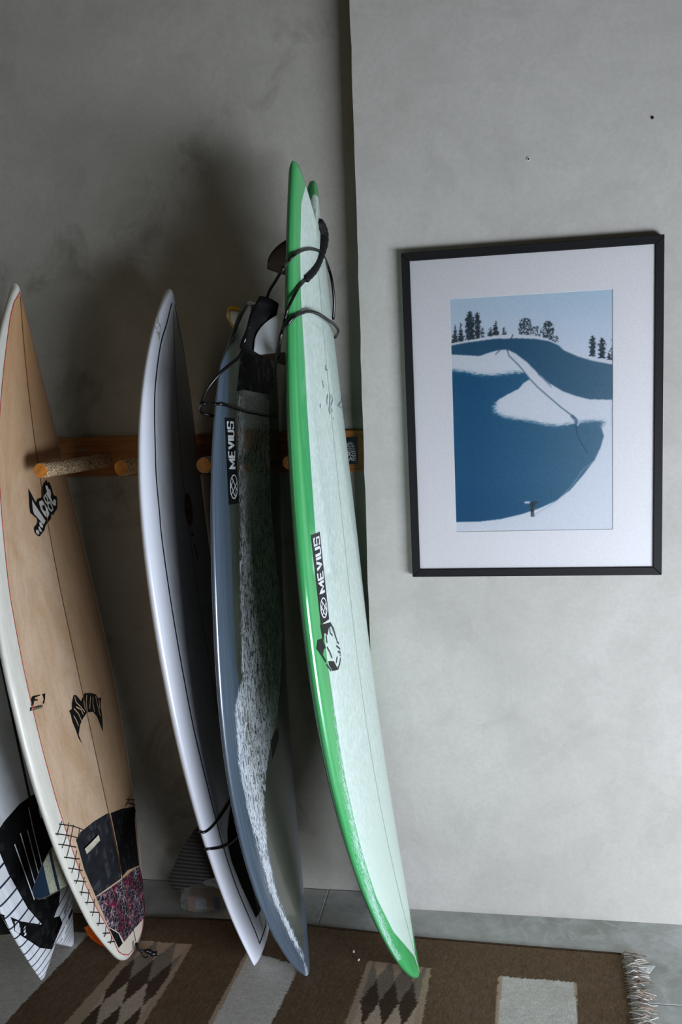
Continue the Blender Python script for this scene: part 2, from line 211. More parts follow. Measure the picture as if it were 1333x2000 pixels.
 'boards':{'green':{'Fx':-0.327,'Fy':-0.2899,'Fz':0.0002,'Tx':-0.4447,'Ty':-0.2137,'Tz':1.9682,'psi':0.0343,'Wm':0.28,'sm':0.482,'a':2.3734,'b':0.7302,'Wt':0.0972,'c':1.7535,'rn':0.1088,'rt':0.0285,'Th':0.0749,'tailfoot':False},
 'grey':{'Fx':-0.6017,'Fy':-0.3087,'Fz':0.0055,'Tx':-0.6028,'Ty':-0.1572,'Tz':1.6903,'psi':0.0445,'Wm':0.2593,'sm':0.4027,'a':2.6443,'b':0.7499,'Wt':0.1444,'c':3.4107,'rn':0.1078,'rt':0.0387,'Th':0.0534,'tailfoot':False},
 'white':{'Fx':-0.6774,'Fy':-0.2257,'Fz':0.0055,'Tx':-0.8746,'Ty':-0.1629,'Tz':1.726,'psi':-0.0646,'Wm':0.2468,'sm':0.5744,'a':3.024,'b':0.854,'Wt':0.0964,'c':2.1639,'rn':0.0938,'rt':0.0433,'Th':0.0636,'tailfoot':True},
 'brown':{'Fx':-0.9955,'Fy':-0.273,'Fz':0.0106,'Tx':-1.2766,'Ty':-0.1795,'Tz':1.7587,'psi':-0.0825,'Wm':0.2888,'sm':0.4524,'a':2.0651,'b':0.9172,'Wt':0.1038,'c':2.2856,'rn':0.0951,'rt':0.016,'Th':0.0683,'tailfoot':True},
 'far':{'Fx':-1.1828,'Fy':-0.34,'Fz':0.0099,'Tx':-1.4908,'Ty':-0.1737,'Tz':1.7722,'psi':0.0085,'Wm':0.2476,'sm':0.4919,'a':2.2085,'b':0.8991,'Wt':0.0836,'c':2.3611,'rn':0.0718,'rt':0.0223,'Th':0.0633,'tailfoot':True}}}


# ---------------------------------------------------------------- surfboards
def interp_tab(tab, y):
    t = sorted((b, a) for a, b in tab); return np.interp(y, [p[0] for p in t], [p[1] for p in t])
class Board:
    def __init__(s, key, name, label, notch=0., tt=0.):
        s.tt = tt
        s.P = P = D['boards'][key]; s.key = key
        F = Vector((P['Fx'], P['Fy'], P['Fz'])); T = Vector((P['Tx'], P['Ty'], P['Tz'])); s.ln = (T-F).length
        L = (T-F).normalized(); e = Vector((-math.sin(P['psi']), -math.cos(P['psi']), 0)); e = (e-L*e.dot(L)).normalized(); N = L.cross(e)
        if N.x < 0: N = -N
        m = Matrix((-e, L, N)).transposed().to_4x4(); m.translation = F; s.m = m
        s.root = empty(name, m); tag(s.root, label, 'surfboard'); s.notch = notch
    def hw(s, q):
        P = s.P; S = np.asarray(q if P['tailfoot'] else 1-np.asarray(q), float)
        x = np.clip((S-P['sm'])/(1-P['sm']), 0, 1); y = np.clip((P['sm']-S)/P['sm'], 0, 1)
        return np.maximum(np.where(S >= P['sm'], P['Wm']*(1-x**P['a'])**P['b'], P['Wt']+(P['Wm']-P['Wt'])*(1-y**P['c'])), .0025)
    def S(s, q): return np.asarray(q if s.P['tailfoot'] else 1-np.asarray(q), float)
    def th(s, q):
        k = .12+s.tt*np.clip(1-s.S(q)/.22, 0, 1)**1.5; return s.P['Th']*(k+(1-k)*np.clip(np.sin(np.pi*np.clip(s.S(q)*.94+.03, 0, 1)), 0, 1)**.62)
    def rk(s, q):
        S = s.S(q); return np.where(S > .45, s.P['rn']*np.clip((S-.45)/.55, 0, 1)**2.4, s.P['rt']*np.clip((.45-S)/.45, 0, 1)**2.2)
    def warp(s, q, u):
        """pull the tail end in (swallow notch) or round it off; u = |w|/hw"""
        if not s.notch: return q
        S = s.S(q); k = np.clip(1-S/.10, 0, 1)
        d = s.notch*np.clip((.84-u)/.84, 0, 1) if s.notch > 0 else -s.notch*np.minimum(u, 1)**3
        S2 = S+k*d/s.ln
        return S2 if s.P['tailfoot'] else 1-S2
    def deck(s, w, y, h=0., side=1):
        """local point on the deck at (w, y), lifted h along the surface normal"""
        def f(w, y):
            q = min(max(y/s.ln, 0), 1); hw = float(s.hw(q)); u = min(abs(w)/hw, .9995); ct = u**(1/.85)
            return Vector((-w, y, side*float(s.th(q))/2*(1-ct*ct)**.45+float(s.rk(q))))
        p = f(w, y)
        if h:
            a = f(w+.001, y)-f(w-.001, y); b = f(w, y+.004)-f(w, y-.004); n = b.cross(a); n = -n if n.z*side < 0 else n
            p = p+n.normalized()*h
        return p
    def ring(s, q, n=48, off=0.):
        th = np.linspace(0, 2*np.pi, n, endpoint=False); c, sn = np.cos(th), np.sin(th)
        hw = s.hw(q)+off; t = s.th(q)/2+off
        return np.stack([-hw*np.sign(c)*np.abs(c)**.85, np.full(n, q*s.ln), t*np.sign(sn)*np.abs(sn)**.9+s.rk(q)], -1)
    def body(s, mat, masks={}):
        S = np.unique(np.r_[0, .002, .006, .012, .02, np.linspace(.03, .97, 150), .98, .987, .992, .996, .999, 1]); n = 72
        th = np.linspace(0, 2*np.pi, n, endpoint=False); c, sn = np.cos(th), np.sin(th)
        V, A = [], []
        for q in S:
            hw = float(s.hw(q)); t = float(s.th(q))/2
            e = min(1., (min(q, 1-q)/.006+.12)**.5); t = t*e
            w = hw*np.sign(c)*np.abs(c)**.85; q2 = s.warp(np.full(n, q), np.abs(w)/hw)
            z = t*np.sign(sn)*np.abs(sn)**.9+s.rk(q)
            V.append(np.stack([-w, q2*s.ln, z], -1)); A.append(np.stack([w, q2*s.ln, sn], -1))
        V = np.concatenate(V); A = np.concatenate(A); k = len(S)
        f = [(i*n+j, i*n+(j+1) % n, (i+1)*n+(j+1) % n, (i+1)*n+j) for i in range(k-1) for j in range(n)]
        for base in (0, (k-1)*n):      # end strips
            for j in range(n//2):
                a, b, c2, d = base+j, base+(j+1), base+(n-1-j) % n+0, base+(n-j) % n
                q = [a, b, base+(n-(j+1)) % n, base+(n-j) % n]; q = list(dict.fromkeys(q))
                if len(q) >= 3: f.append(tuple(q if base else q[::-1]))
        o = from_data('board_body', V, f, mat, s.root, True)
        bm = bmesh.new(); bm.from_mesh(o.data); bmesh.ops.recalc_face_normals(bm, faces=bm.faces); bm.to_mesh(o.data); bm.free()
        at = o.data.attributes.new('wq', 'FLOAT_VECTOR', 'POINT'); at.data.foreach_set('vector', A.astype(np.float32).ravel())
        for nm, fn in masks.items():
            at = o.data.attributes.new(nm, 'FLOAT', 'POINT'); at.data.foreach_set('value', fn(A[:, 0], A[:, 1], A[:, 2]).astype(np.float32))
        return o
    def patch(s, name, polys, mat, h=.0006, thick=0., hfun=None, step=.02, parent=None):
        """2D polygons (w, y) laid on the deck; thick>0 gives real side walls"""
        bm = bmesh.new()
        for poly in polys:
            vs = [bm.verts.new((a, b, 0)) for a, b in poly]
            for tri in tessellate_polygon([[Vector((a, b, 0)) for a, b in poly]]):
                try: bm.faces.new([vs[i] for i in tri])
                except ValueError: pass
        xs = [v.co.x for v in bm.verts]; ys = [v.co.y for v in bm.verts]
        for ax, lo, hi in ((0, min(xs), max(xs)), (1, min(ys), max(ys))):
            k = math.floor(lo/step)+1
            while k*step < hi:
                p = [0, 0, 0]; p[ax] = k*step+1e-5; nn = [0, 0, 0]; nn[ax] = 1
                bmesh.ops.bisect_plane(bm, geom=bm.verts[:]+bm.edges[:]+bm.faces[:], plane_co=p, plane_no=nn); k += 1
        if thick:
            r = bmesh.ops.extrude_face_region(bm, geom=bm.faces[:]); top = {v for v in r['geom'] if isinstance(v, bmesh.types.BMVert)}
        else: top = set(bm.verts)
        lay = bm.verts.layers.float_vector.new('wq')
        for v in bm.verts:
            a, b = v.co.x, v.co.y; v[lay] = (a, b, 1)
            hh = h if not thick else (.0002 if v not in top else (hfun(a, b) if hfun else thick))
            v.co = s.deck(a, b, hh)
        bmesh.ops.recalc_face_normals(bm, faces=bm.faces)
        return from_bm(name, bm, mat, parent or s.root)
    def ribbon(s, name, lines, wd, mat, h=.0009, parent=None, closed=False, res=.012):
        v, f = [], []
        for ln in lines:
            P = [Vector((a, b)) for a, b in ln]
            if closed: P.append(P[0])
            Q = [P[0]]
            for a, b in zip(P, P[1:]):
                n = max(1, int((b-a).length/res)); Q += [a.lerp(b, (i+1)/n) for i in range(n)]
            for i, p in enumerate(Q):
                t = (Q[min(i+1, len(Q)-1)]-Q[max(i-1, 0)]);
                if t.length < 1e-7: t = Vector((0, 1))
                t.normalize(); nrm = Vector((-t.y, t.x))*wd/2
                k = len(v); v += [s.deck(*(p+nrm), h), s.deck(*(p-nrm), h)]
                if i: f.append((k-2, k-1, k+1, k))
        return from_data(name, v, f, mat, parent or s.root)
    def fin(s, name, w, y, base, height, rake, mat, cant=.12, th=.007, label=None, toe=0., tipr=.55):
        """foiled fin on the bottom; attributes fc = (chord 0..1, height 0..1, rim distance)"""
        td = Vector((0, -1 if s.P['tailfoot'] else 1, 0)); hd = Vector((-math.copysign(cant, w) if abs(w) > .02 else 0, 0, -1)).normalized()
        td = (td+Vector((math.copysign(toe, w), 0, 0))).normalized()
        o0 = s.deck(w, y, 0, -1)-hd*.006; sd = td.cross(hd).normalized(); V, F, A = [], [], []; nh, nc = 22, 14
        for i in range(nh+1):
            t = i/nh; ch = base*(1-t**2.0)**tipr*(1-.25*t)+.002; ld = -base/2+rake*t**1.6+ (base*.10*t)
            for sg in (1, -1):
                for j in range(nc+1):
                    c = j/nc; V.append(o0+td*(ld+ch*c)+hd*(height*t)+sd*sg*(th/2*(1-.7*t)*(4*c*(1-c))**.7))
                    A.append((ld+ch*c, height*t, min((1-t)*height, c*ch, (1-c)*ch if t < 1 else 0)))
        m = nc+1
        for i in range(nh):
            for sg in (0, 1):
                for j in range(nc):
                    a = (i*2+sg)*m+j; b = ((i+1)*2+sg)*m+j; F.append((a, a+1, b+1, b) if sg == 0 else (a, b, b+1, a+1))
        ob = from_data(name, V, F, mat, s.root, True)
        bm = bmesh.new(); bm.from_mesh(ob.data)
        at = ob.data.attributes.new('fc', 'FLOAT_VECTOR', 'POINT'); at.data.foreach_set('vector', np.array(A, np.float32).ravel()); bm.free()
        if label: ob['label'] = label
        return ob
    def wrap(s, name, fq, r, mat, n=60, off=.003):
        """a cord pulled tight round the board; fq(w) gives y on the deck side, mirrored behind"""
        th = np.linspace(0, 2*np.pi, n, endpoint=False); pts = []
        for a in th:
            c, sn = math.cos(a), math.sin(a); q = fq(0, 1)/s.ln
            for _ in range(3):
                hw = float(s.hw(q))+off; w = hw*math.copysign(abs(c)**.85, c); q = fq(w, sn)/s.ln
            t = float(s.th(q))/2+off
            pts.append(s.m @ Vector((-w, q*s.ln, t*math.copysign(abs(sn)**.9, sn)+float(s.rk(q)))))
        return tube(name, pts, r, mat, s.root, closed=True)

# stroke lettering --------------------------------------------------
GL = {'M': [[(0, 0), (0, 1), (.6, .15), (1.2, 1), (1.2, 0)]], 'E': [[(.8, 1), (0, 1), (0, 0), (.8, 0)], [(0, .5), (.7, .5)]], 'V': [[(0, 1), (.42, 0), (.84, 1)]],
      'I': [[(0, 0), (0, 1)]], 'U': [[(0, 1), (0, .12), (.12, 0), (.68, 0), (.8, .12), (.8, 1)]],
      'S': [[(.8, .8), (.8, 1), (0, 1), (0, .52), (.8, .52), (.8, 0), (0, 0), (0, .2)]],
      'K': [[(0, 0), (0, 1)], [(.75, 1), (0, .45), (.75, 0)]], '2': [[(0, .8), (0, 1), (.7, 1), (.7, .55), (0, .1), (0, 0), (.75, 0)]],
      'L': [[(0, 1), (0, 0), (.7, 0)]], 'A': [[(0, 0), (.4, 1), (.8, 0)], [(.15, .35), (.65, .35)]], 'B': [[(0, 0), (0, 1), (.7, .9), (.7, .6), (0, .5), (.75, .4), (.75, .1), (0, 0)]]}
GW = {'M': 1.2, 'E': .8, 'V': .84, 'I': 0, 'U': .8, 'S': .8, 'K': .75, '2': .75, 'L': .7, 'A': .8, 'B': .75}
def letters(txt, gap=.42):
    x = 0; out = []
    for ch in txt:
        out += [[(x+a, b) for a, b in st] for st in GL[ch]]; x += GW[ch]+gap
    return out, x-gap

def black_rubber(name='black_cord', c=(14, 14, 15), rough=.28): return simple(name, c, rough, .2, 60, .5)
M_CORD = black_rubber()
M_BLK = simple('black_print', (16, 17, 18), .45, .15, 90)
M_WHT = simple('white_print', (214, 216, 216), .45, .04, 90)
M_NEO = simple('black_neoprene', (10, 10, 11), .7, .3, 300, .3, .3)

def sticker(b, w0, w1, y0, y1, bar='MEVIUS'):
    """black sticker strip, circle badge at its lower end, white capitals running up"""
    st = b.patch('sticker', [[(w0[0], y0), (w0[1], y1), (w1[1], y1), (w1[0], y0)]], M_BLK, .0006)
    ww = (w0[0]-w1[0]); H = ww*.60; Ls, X = letters(bar)
    yb = y0+ww*1.42; sc_ = (y1-.010-yb)/X
    def P(x, u): # x along strip from yb, u 0..1 across (letter-up = +w)
        y = yb+x*sc_; f = (y-y0)/(y1-y0); wa = w1[0]+(w1[1]-w1[0])*f; wb = w0[0]+(w0[1]-w0[0])*f
        return (wa+(wb-wa)*(.20+.60*u), y)
    b.ribbon('lettering', [[P(x, u) for x, u in l] for l in Ls], .0060, M_WHT, .0010, st)
    cy = y0+ww*.68; cw = (w0[0]+w1[0])/2; r = ww*.36; ra = ww*.46
    circ = [(cw+r*math.cos(a), cy+ra*math.sin(a)) for a in [i*math.pi/12 for i in range(24)]]
    zz = lambda k: [(cw+r*.95*(1-2*x), cy+ra*(k+ (.28 if i % 2 else -.28))) for i, x in enumerate((.12, .31, .5, .69, .88))]
    b.ribbon('badge', [circ+[circ[0]], [(cw+r*.9, cy-ra*.1), (cw+r*.2, cy+ra*.55), (cw-r*.5, cy-ra*.1), (cw-r*.5, cy-ra*.8)], [(cw+r*.5, cy+ra*.8), (cw-r*.85, cy-ra*.35)], [(cw+r*.9, cy+ra*.4), (cw+r*.1, cy-ra*.55), (cw-r*.4, cy-ra*.9)], [(cw+r*.7, cy-ra*.65), (cw-r*.9, cy+ra*.4)]], .0030, M_WHT, .0010, st)
    return st

# --- brown board
def mat_brown():
    m = M('tan_deck', (190, 160, 128), .34, .5, .25); v = m.co('wq', (1, 1, 1)); vs = m.co('wq', (1.5, 1, 1))
    a = m.noise(vs, 6, 7, .68, .5); b = m.noise(v, 22, 5, .6, 2.); c = m.noise(v, 260, 2)
    tan = m.mix(m.ramp(a, .35, .66), (190, 158, 124), (214, 188, 160)); tan = m.mix(m.ramp(b, .5, .72, 0, .45), tan, (178, 144, 104))
    tan = m.mix(m.ramp(b, .30, .45, .25, 0), tan, (162, 134, 104))
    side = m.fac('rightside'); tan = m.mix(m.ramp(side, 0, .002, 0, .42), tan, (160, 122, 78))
    tan = m.mix(m.ramp(m.fac('aged'), 0, 1, 0, .6), tan, (190, 138, 84))
    tan = m.mix(m.ramp(m.fac('tail'), 0, 1), tan, (214, 204, 184))
    cream = m.mix(m.ramp(a, .4, .6), (208, 206, 192), (222, 219, 205)); 
    m.base(m.mix(m.ramp(m.fac('rail'), -.0008, .0008), tan, cream)); m.bump(m.math('ADD', b, m.math('MULTIPLY', c, .15)), .22, .003)
    return m.m
def mat_pad(name, col, sc=260):
    m = M(name, col, .75, .3); v = m.co('wq'); h = m.voro(v, sc); n = m.noise(v, 30, 4)
    m.base(m.mix(m.ramp(n, .35, .7), tuple(c*.8 for c in col), tuple(c*1.15 for c in col))); m.bump(m.ramp(h, 0, .3), .5, .0012); return m.m
def mat_kick():
    m = M('crackle_pad', (30, 28, 32), .6, .4); v = m.co('wq', (1, 1, 1)); n0 = m.noise(v, 26, 3, .6)
    e = m.voro(m.co('wq', (62, 90, 1)), 1); e2 = m.voro(m.co('wq', (150, 120, 1)), 1)
    line = m.mix(m.ramp(n0, .42, .6), (184, 172, 180), (176, 42, 84))
    line = m.mix(m.ramp(m.noise(v, 60, 3), .45, .6, 0, .8), line, (80, 74, 82))
    k = m.mix(m.ramp(e, .05, .11, 1, 0), m.mix(m.ramp(e2, .03, .09, .55, 0), (30, 27, 32), (110, 96, 106)), line)
    m.base(k); m.bump(m.ramp(e, 0, .2), .6, .002); return m.m
def build_brown():
    b = Board('brown', 'surfboard', 'tan and cream surfboard with red pinline, stitched pen lines and patched tail pad', -.045)
    pin = list(D['brown']['pin']); pin = [p for p in pin if p[1] < 1.75]
    pin = [(min(abs(a), float(b.hw(c/b.ln))*.86-.004), c) for a, c in pin if .03 < c < b.ln-.03]
    pin = [(p.x, p.y) for p in smoothpath([(a, c, 0) for a, c in sorted(pin, key=lambda p: -p[1])], 6)]
    lo = [(.0, b.ln-.022)]+pin+[(.080, .035), (.055, .018), (.0, .010)]
    bound = lambda y: interp_tab([(abs(a), c) for a, c in lo], y)
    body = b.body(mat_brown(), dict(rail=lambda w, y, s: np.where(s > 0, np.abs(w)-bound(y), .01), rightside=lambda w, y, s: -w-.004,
                  tail=lambda w, y, s: np.clip((.17-y)/.08, 0, 1), aged=lambda w, y, s: np.clip((y-1.0)/.7, 0, 1)))
    red = simple('red_pinline', (178, 58, 56), .5)
    half = sorted(lo, key=lambda p: -p[1])
    b.ribbon('pinline', [half+[(-a, c) for a, c in half[::-1][1:]]], .0022, red, .0007, res=.02)
    b.ribbon('stringer', [[(-.001, y) for y in np.linspace(1.74, .02, 60)]], .0034, simple('stringer_wood', (104, 68, 36), .6), .0011)
    d = D['brown']
    st = b.patch('word_logo', [d['lost']], M_BLK, .0007, step=.03)
    b.patch('lettering', d['lw'], simple('grey_print', (196, 194, 186), .5), .0011, step=.03, parent=st)
    b.patch('lettering_counter', [d['lhole']], M_BLK, .0014, step=.03, parent=st); b.ribbon('lettering_outline', [d['ls']], .006, simple('grey_print_s', (196, 194, 186), .5), .0012, st, True)
    my = b.patch('mark_arch', [d['may']], M_BLK, .0007, step=.03)
    b.ribbon('mark_slit', d['mw'], .0032, simple('tan_slit', (186, 158, 128), .5), .0011, my)
    fl_ = b.patch('fin_logo', d['F'], M_BLK, .0007, step=.03); b.ribbon('lettering', d['Ft'], .0012, simple('tan_tick', (200, 176, 150), .5), .0011, fl_)
    ink = simple('pen_ink', (42, 36, 30), .6)
    for l in d['lat']: b.ribbon('pen_line', [l], .0026, ink, .0011)
    b.patch('pad_left', [d['padA']], mat_pad('slate_pad', (50, 52, 57)), thick=.005)['label'] = 'slate grey front left piece of tail pad'
    b.patch('pad_right', [d['padB']], mat_pad('black_pad', (20, 20, 21)), thick=.005)['label'] = 'black front right piece of tail pad'
    kk = b.patch('pad_kick', [d['kick']], mat_kick(), thick=.01, hfun=lambda w, y: .007+.030*min(1, max(0, (.20-y)/.12))); kk['label'] = 'rear tail pad with pink and white crackle pattern'
    b.patch('pad_kick_end', [d['bit']], mat_pad('black_pad_end', (14, 14, 14)), thick=.010)
    sl = b.patch('pad_slot', [d['slot']], simple('slot_cream', (190, 182, 160), .6), .0056)
    tube('leash_string', D['T']['brown_knot'], lambda t: .0035+.003*(t > .55)+.001*math.sin(t*40), M_CORD, b.root); tube('leash_loop', D['T']['brown_loop'], .0018, M_CORD, b.root)
    # fins
    def bl():
        m = M('honeycomb_fin', (180, 182, 160), .3, .5, .3); v = m.co('fc'); sx = m.n.new('ShaderNodeSeparateXYZ'); m.l.new(v, sx.inputs[0]); x, h, r = sx.outputs
        hc = m.voro(m.co('fc', (230, 230, 1)), 1); c = m.mix(m.ramp(hc, .05, .16), (132, 136, 112), (176, 178, 158))
        sp = m.math('ADD', h, m.math('MULTIPLY', x, .0))
        c = m.mix(m.math('MULTIPLY', m.math('GREATER_THAN', sp, .034), m.math('LESS_THAN', sp, .041)), c, (18, 36, 46))
        c = m.mix(m.math('GREATER_THAN', sp, .060), c, (22, 42, 60)); c = m.mix(m.math('LESS_THAN', r, .0035), c, (70, 72, 64)); m.base(c); return m.m
    b.fin('fin', .185, .35, .125, .100, .105, bl(), .22, label='blue and honeycomb side fin'); b.fin('fin', -.185, .35, .125, .100, .105, bl(), .22)
    om = M('orange_fin', (214, 84, 8), .25, .5, .4); om.base(om.mix(om.ramp(om.noise(om.co('fc', (1, 1, 1)), 30), .3, .7), (196, 66, 4), (232, 104, 14)))
    b.fin('fin', .03, .068, .10, .092, .012, om.m, 0, label='orange centre fin')
    return b
build_brown()

# --- white board
def build_white():
    m = M('white_gloss', (218, 220, 224), .22, .5, .4); v = m.co('wq'); vs = m.co('wq', (2.2, 1, 1))
    dirt = m.noise(vs, 7, 6, .65, .6); wx = m.noise(v, 190, 4, .7, .4)
    dk = m.ramp(m.fac('deckmask'), 0, .02)
    c = m.mix(m.math('MULTIPLY', dk, m.ramp(dirt, .3, .75, .12, .55)), (220, 222, 228), (168, 166, 156)); c = m.mix(m.math('MULTIPLY', dk, m.ramp(wx, .5, .66, 0, .4)), c, (196, 198, 196))
    m.base(c); m.bump(m.math('MULTIPLY', m.math('MULTIPLY', wx, dk), 1.0), .25, .002)
    b = Board('white', 'surfboard', 'slim white surfboard with black pinline and a black cord tied round its tail', -.012)
    pin = [p for p in D['white']['pin'] if p[1] > .03]
    pin = [(p.x, p.y) for p in smoothpath([(a, c, 0) for a, c in sorted(pin, key=lambda p: -p[1])], 6)]
    pf = lambda y: interp_tab(pin, y)
    b.body(m.m, dict(deckmask=lambda w, y, s: np.where((s > 0) & (y > .5), pf(y)-np.abs(w), -.05)*np.clip((y-.5)/.3, 0, 1)))
    half = sorted(pin, key=lambda p: -p[1])
    b.ribbon('pinline', [half+[(-a, c) for a, c in half[::-1]]], .0050, M_BLK, .0007, res=.02)
    b.ribbon('stringer', [[(-.001, y) for y in np.linspace(1.68, .05, 60)]], .0034, simple('stringer_white', (112, 98, 74), .6), .0011)
    pad = [(.062, .40), (.095, .375), (.108, .345), (.106, .30), (.078, .215), (.028, .10), (-.02, .09), (-.09, .10), (-.12, .2), (-.125, .36), (-.09, .385), (-.045, .40), (0, .43)]
    b.patch('tail_pad', [pad], mat_pad('black_tail_pad', (16, 16, 17)), thick=.006, hfun=lambda w, y: .006+.022*max(0, (.2-y)/.1)*(y < .2))['label'] = 'black tail pad'
    el = [( -.02+.034*math.cos(a), 1.185+.042*math.sin(a)) for a in [i*math.pi/10 for i in range(20)]]
    lr = b.patch('round_logo', [el], simple('rust_print', (120, 52, 36), .5), .0008); b.ribbon('lettering', [[(0, 1.20), (-.03, 1.19), (-.04, 1.17)], [(-.005, 1.17), (-.03, 1.16)]], .004, simple('rust_light', (180, 130, 110), .5), .0012, lr)
    b.ribbon('small_print', [[(-.015, 1.12), (-.035, 1.118)], [(-.03, 1.095), (-.04, 1.07), (-.045, 1.05)]], .008, M_BLK, .0009)
    # chipped repair near the nose
    rp = [(.085, 1.665), (.10, 1.655), (.112, 1.628), (.118, 1.60), (.106, 1.60), (.092, 1.63)]
    b.patch('rail_repair', [[(a*.93, c) for a, c in rp]], simple('repair_putty', (206, 202, 192), .5, .08, 120, .4, .6), thick=.005)
    # leash cord round the tail
    b.wrap('leash_cord', lambda w, s: .428 if s > 0 else .428-.05*(1-(w/.2)**2), .0032, M_CORD)
    b.wrap('leash_cord', lambda w, s: .332+1.3*w*w if s > 0 else .332+1.3*w*w, .0032, M_CORD)
    def rib():
        k = M('ribbed_fin', (26, 25, 24), .5, .4); v = k.co('fc'); sx = k.n.new('ShaderNodeSeparateXYZ'); k.l.new(v, sx.inputs[0])
        wv = k.math('SINE', k.math('MULTIPLY', k.math('ADD', sx.outputs[0], k.math('MULTIPLY', sx.outputs[1], .25)), 620)); k.base(k.mix(k.ramp(wv, -.2, .5), (15, 14, 13), (34, 32, 30)))
        k.bump(wv, .6, .002); return k.m
    b.fin('fin', .13, .35, .15, .122, .125, rib(), .10, label='black ribbed keel fin on the side near the camera'); b.fin('fin', -.13, .28, .15, .130, .11, simple('dark_fin', (34, 32, 29), .5), .10, label='dark keel fin on the wall side')
build_white()

# --- grey board
def build_grey():
    b = Board('grey', 'surfboard', 'slate grey surfboard with rough wax streaks, nose down between the white and green boards', -.09)
    m = M('slate_gloss', (96, 106, 116), .2, .5, .5); v = m.co('wq')
    n1 = m.noise(m.co('wq', (4.2, 1, 1)), 26, 7, .72, .8); n2 = m.noise(v, 9, 3, .5)
    rail = m.mix(m.ramp(m.noise(m.co('wq', (1, .15, 1)), 20, 3), .35, .65), (68, 79, 90), (82, 94, 106))
    c = m.mix(m.ramp(m.fac('panel'), -.004, .004), rail, m.mix(m.ramp(n2, .3, .7), (64, 68, 59), (80, 83, 71)))
    wm = m.fac('wax'); low = m.fac('waxlow')
    v1 = m.noise(m.co('wq', (3.0, 1, 1)), 17, 4, .55, 1.6); v2 = m.noise(m.co('wq', (2.6, 1, 1)), 34, 4, .55, 1.2)
    r1 = m.math('ABSOLUTE', m.math('SUBTRACT', v1, .5)); r2 = m.math('ABSOLUTE', m.math('SUBTRACT', v2, .5))
    wid = m.math('ADD', m.ramp(n2, .3, .7, .022, .050), m.math('MULTIPLY', low, .020))
    vein = m.math('MAXIMUM', m.math('LESS_THAN', r1, wid), m.math('MULTIPLY', m.math('LESS_THAN', r2, wid), .75))
    edge = m.ramp(m.math('ADD', wm, m.math('MULTIPLY', m.math('SUBTRACT', v2, .5), .05)), -.003, .003)
    wax = m.math('MULTIPLY', m.math('MULTIPLY', vein, edge), m.ramp(n1, .22, .38))
    c = m.mix(m.math('MULTIPLY', wax, .88), c, (212, 217, 220)); m.base(c); m.roughf(m.ramp(wax, 0, 1, .2, .75)); m.bump(wax, .5, .0015)
    wl = lambda y: interp_tab(D['grey']['waxL'], y); wr = lambda y: interp_tab(D['grey']['waxR'], y)
    pb = lambda y: interp_tab([(.19, 1.6), (.19, .85), (.15, .6), (.105, .40), (.085, .2296), (.01, .079), (0, .06), (0, 0)], y)
    b.body(m.m, dict(waxlow=lambda w, y, s: np.clip((.95-y)/.5, 0, 1)+1.2*np.clip((.35-y)/.2, 0, 1), wax=lambda w, y, s: np.where((s > 0) & (y < 1.47), np.minimum(wl(y)-w, w-wr(y)), -.1), panel=lambda w, y, s: np.where(s > 0, pb(y)-np.abs(w), -.1)))
    sticker(b, (.198, .211), (.140, .158), 1.211, 1.406)
    b.patch('small_sticker', [[(-.004, .602), (-.07, .615), (-.072, .59), (-.006, .557)]], M_BLK, .0007); b.ribbon('sticker_rim', [[(.004, .60), (.004, .55), (-.075, .585)]], .002, simple('rim_grey', (130, 130, 120), .5), .001)
    padp = [(.145, 1.468), (.10, 1.474), (.0, 1.474), (-.10, 1.474), (-.15, 1.50), (-.13, 1.60), (-.105, 1.64), (-.07, 1.672), (0, 1.688), (.065, 1.675), (.102, 1.64), (.118, 1.60), (.125, 1.54)]
    pm = M('waxy_black_pad', (16, 16, 17), .5, .4); vv = pm.co('wq'); h = pm.noise(pm.co('wq', (1.6, 1, 1)), 60, 4, .7, .5); near = pm.ramp(pm.noise(vv, 14, 3), .40, .60)
    pm.base(pm.mix(pm.math('MULTIPLY', pm.ramp(h, .56, .62), near), (16, 16, 17), (150, 152, 152))); pm.bump(h, .6, .002)
    b.patch('tail_pad', [padp], pm.m, thick=.006, hfun=lambda w, y: .006+.016*max(0, (y-1.60)/.07))['label'] = 'black tail pad crusted with wax'
    fm = M('flame_fin', (200, 200, 196), .25, .5, .3); v = fm.co('fc'); sx = fm.n.new('ShaderNodeSeparateXYZ'); fm.l.new(v, sx.inputs[0]); r = sx.outputs[2]
    c = fm.mix(fm.ramp(r, .0095, .0125), (120, 20, 40), (212, 212, 208)); c = fm.mix(fm.ramp(r, .0065, .0085), (226, 178, 20), c); fm.base(c)
    b.fin('fin', .03, 1.63, .085, .052, .060, fm.m, 0, label='white fin edged in red and yellow', tipr=.45)
    tube('leash_cord', D['T']['grey_cordA'], .0036, M_CORD, b.root); tube('leash_cord', D['T']['grey_cordB'], .0036, M_CORD, b.root)
    return b
gb = build_grey()

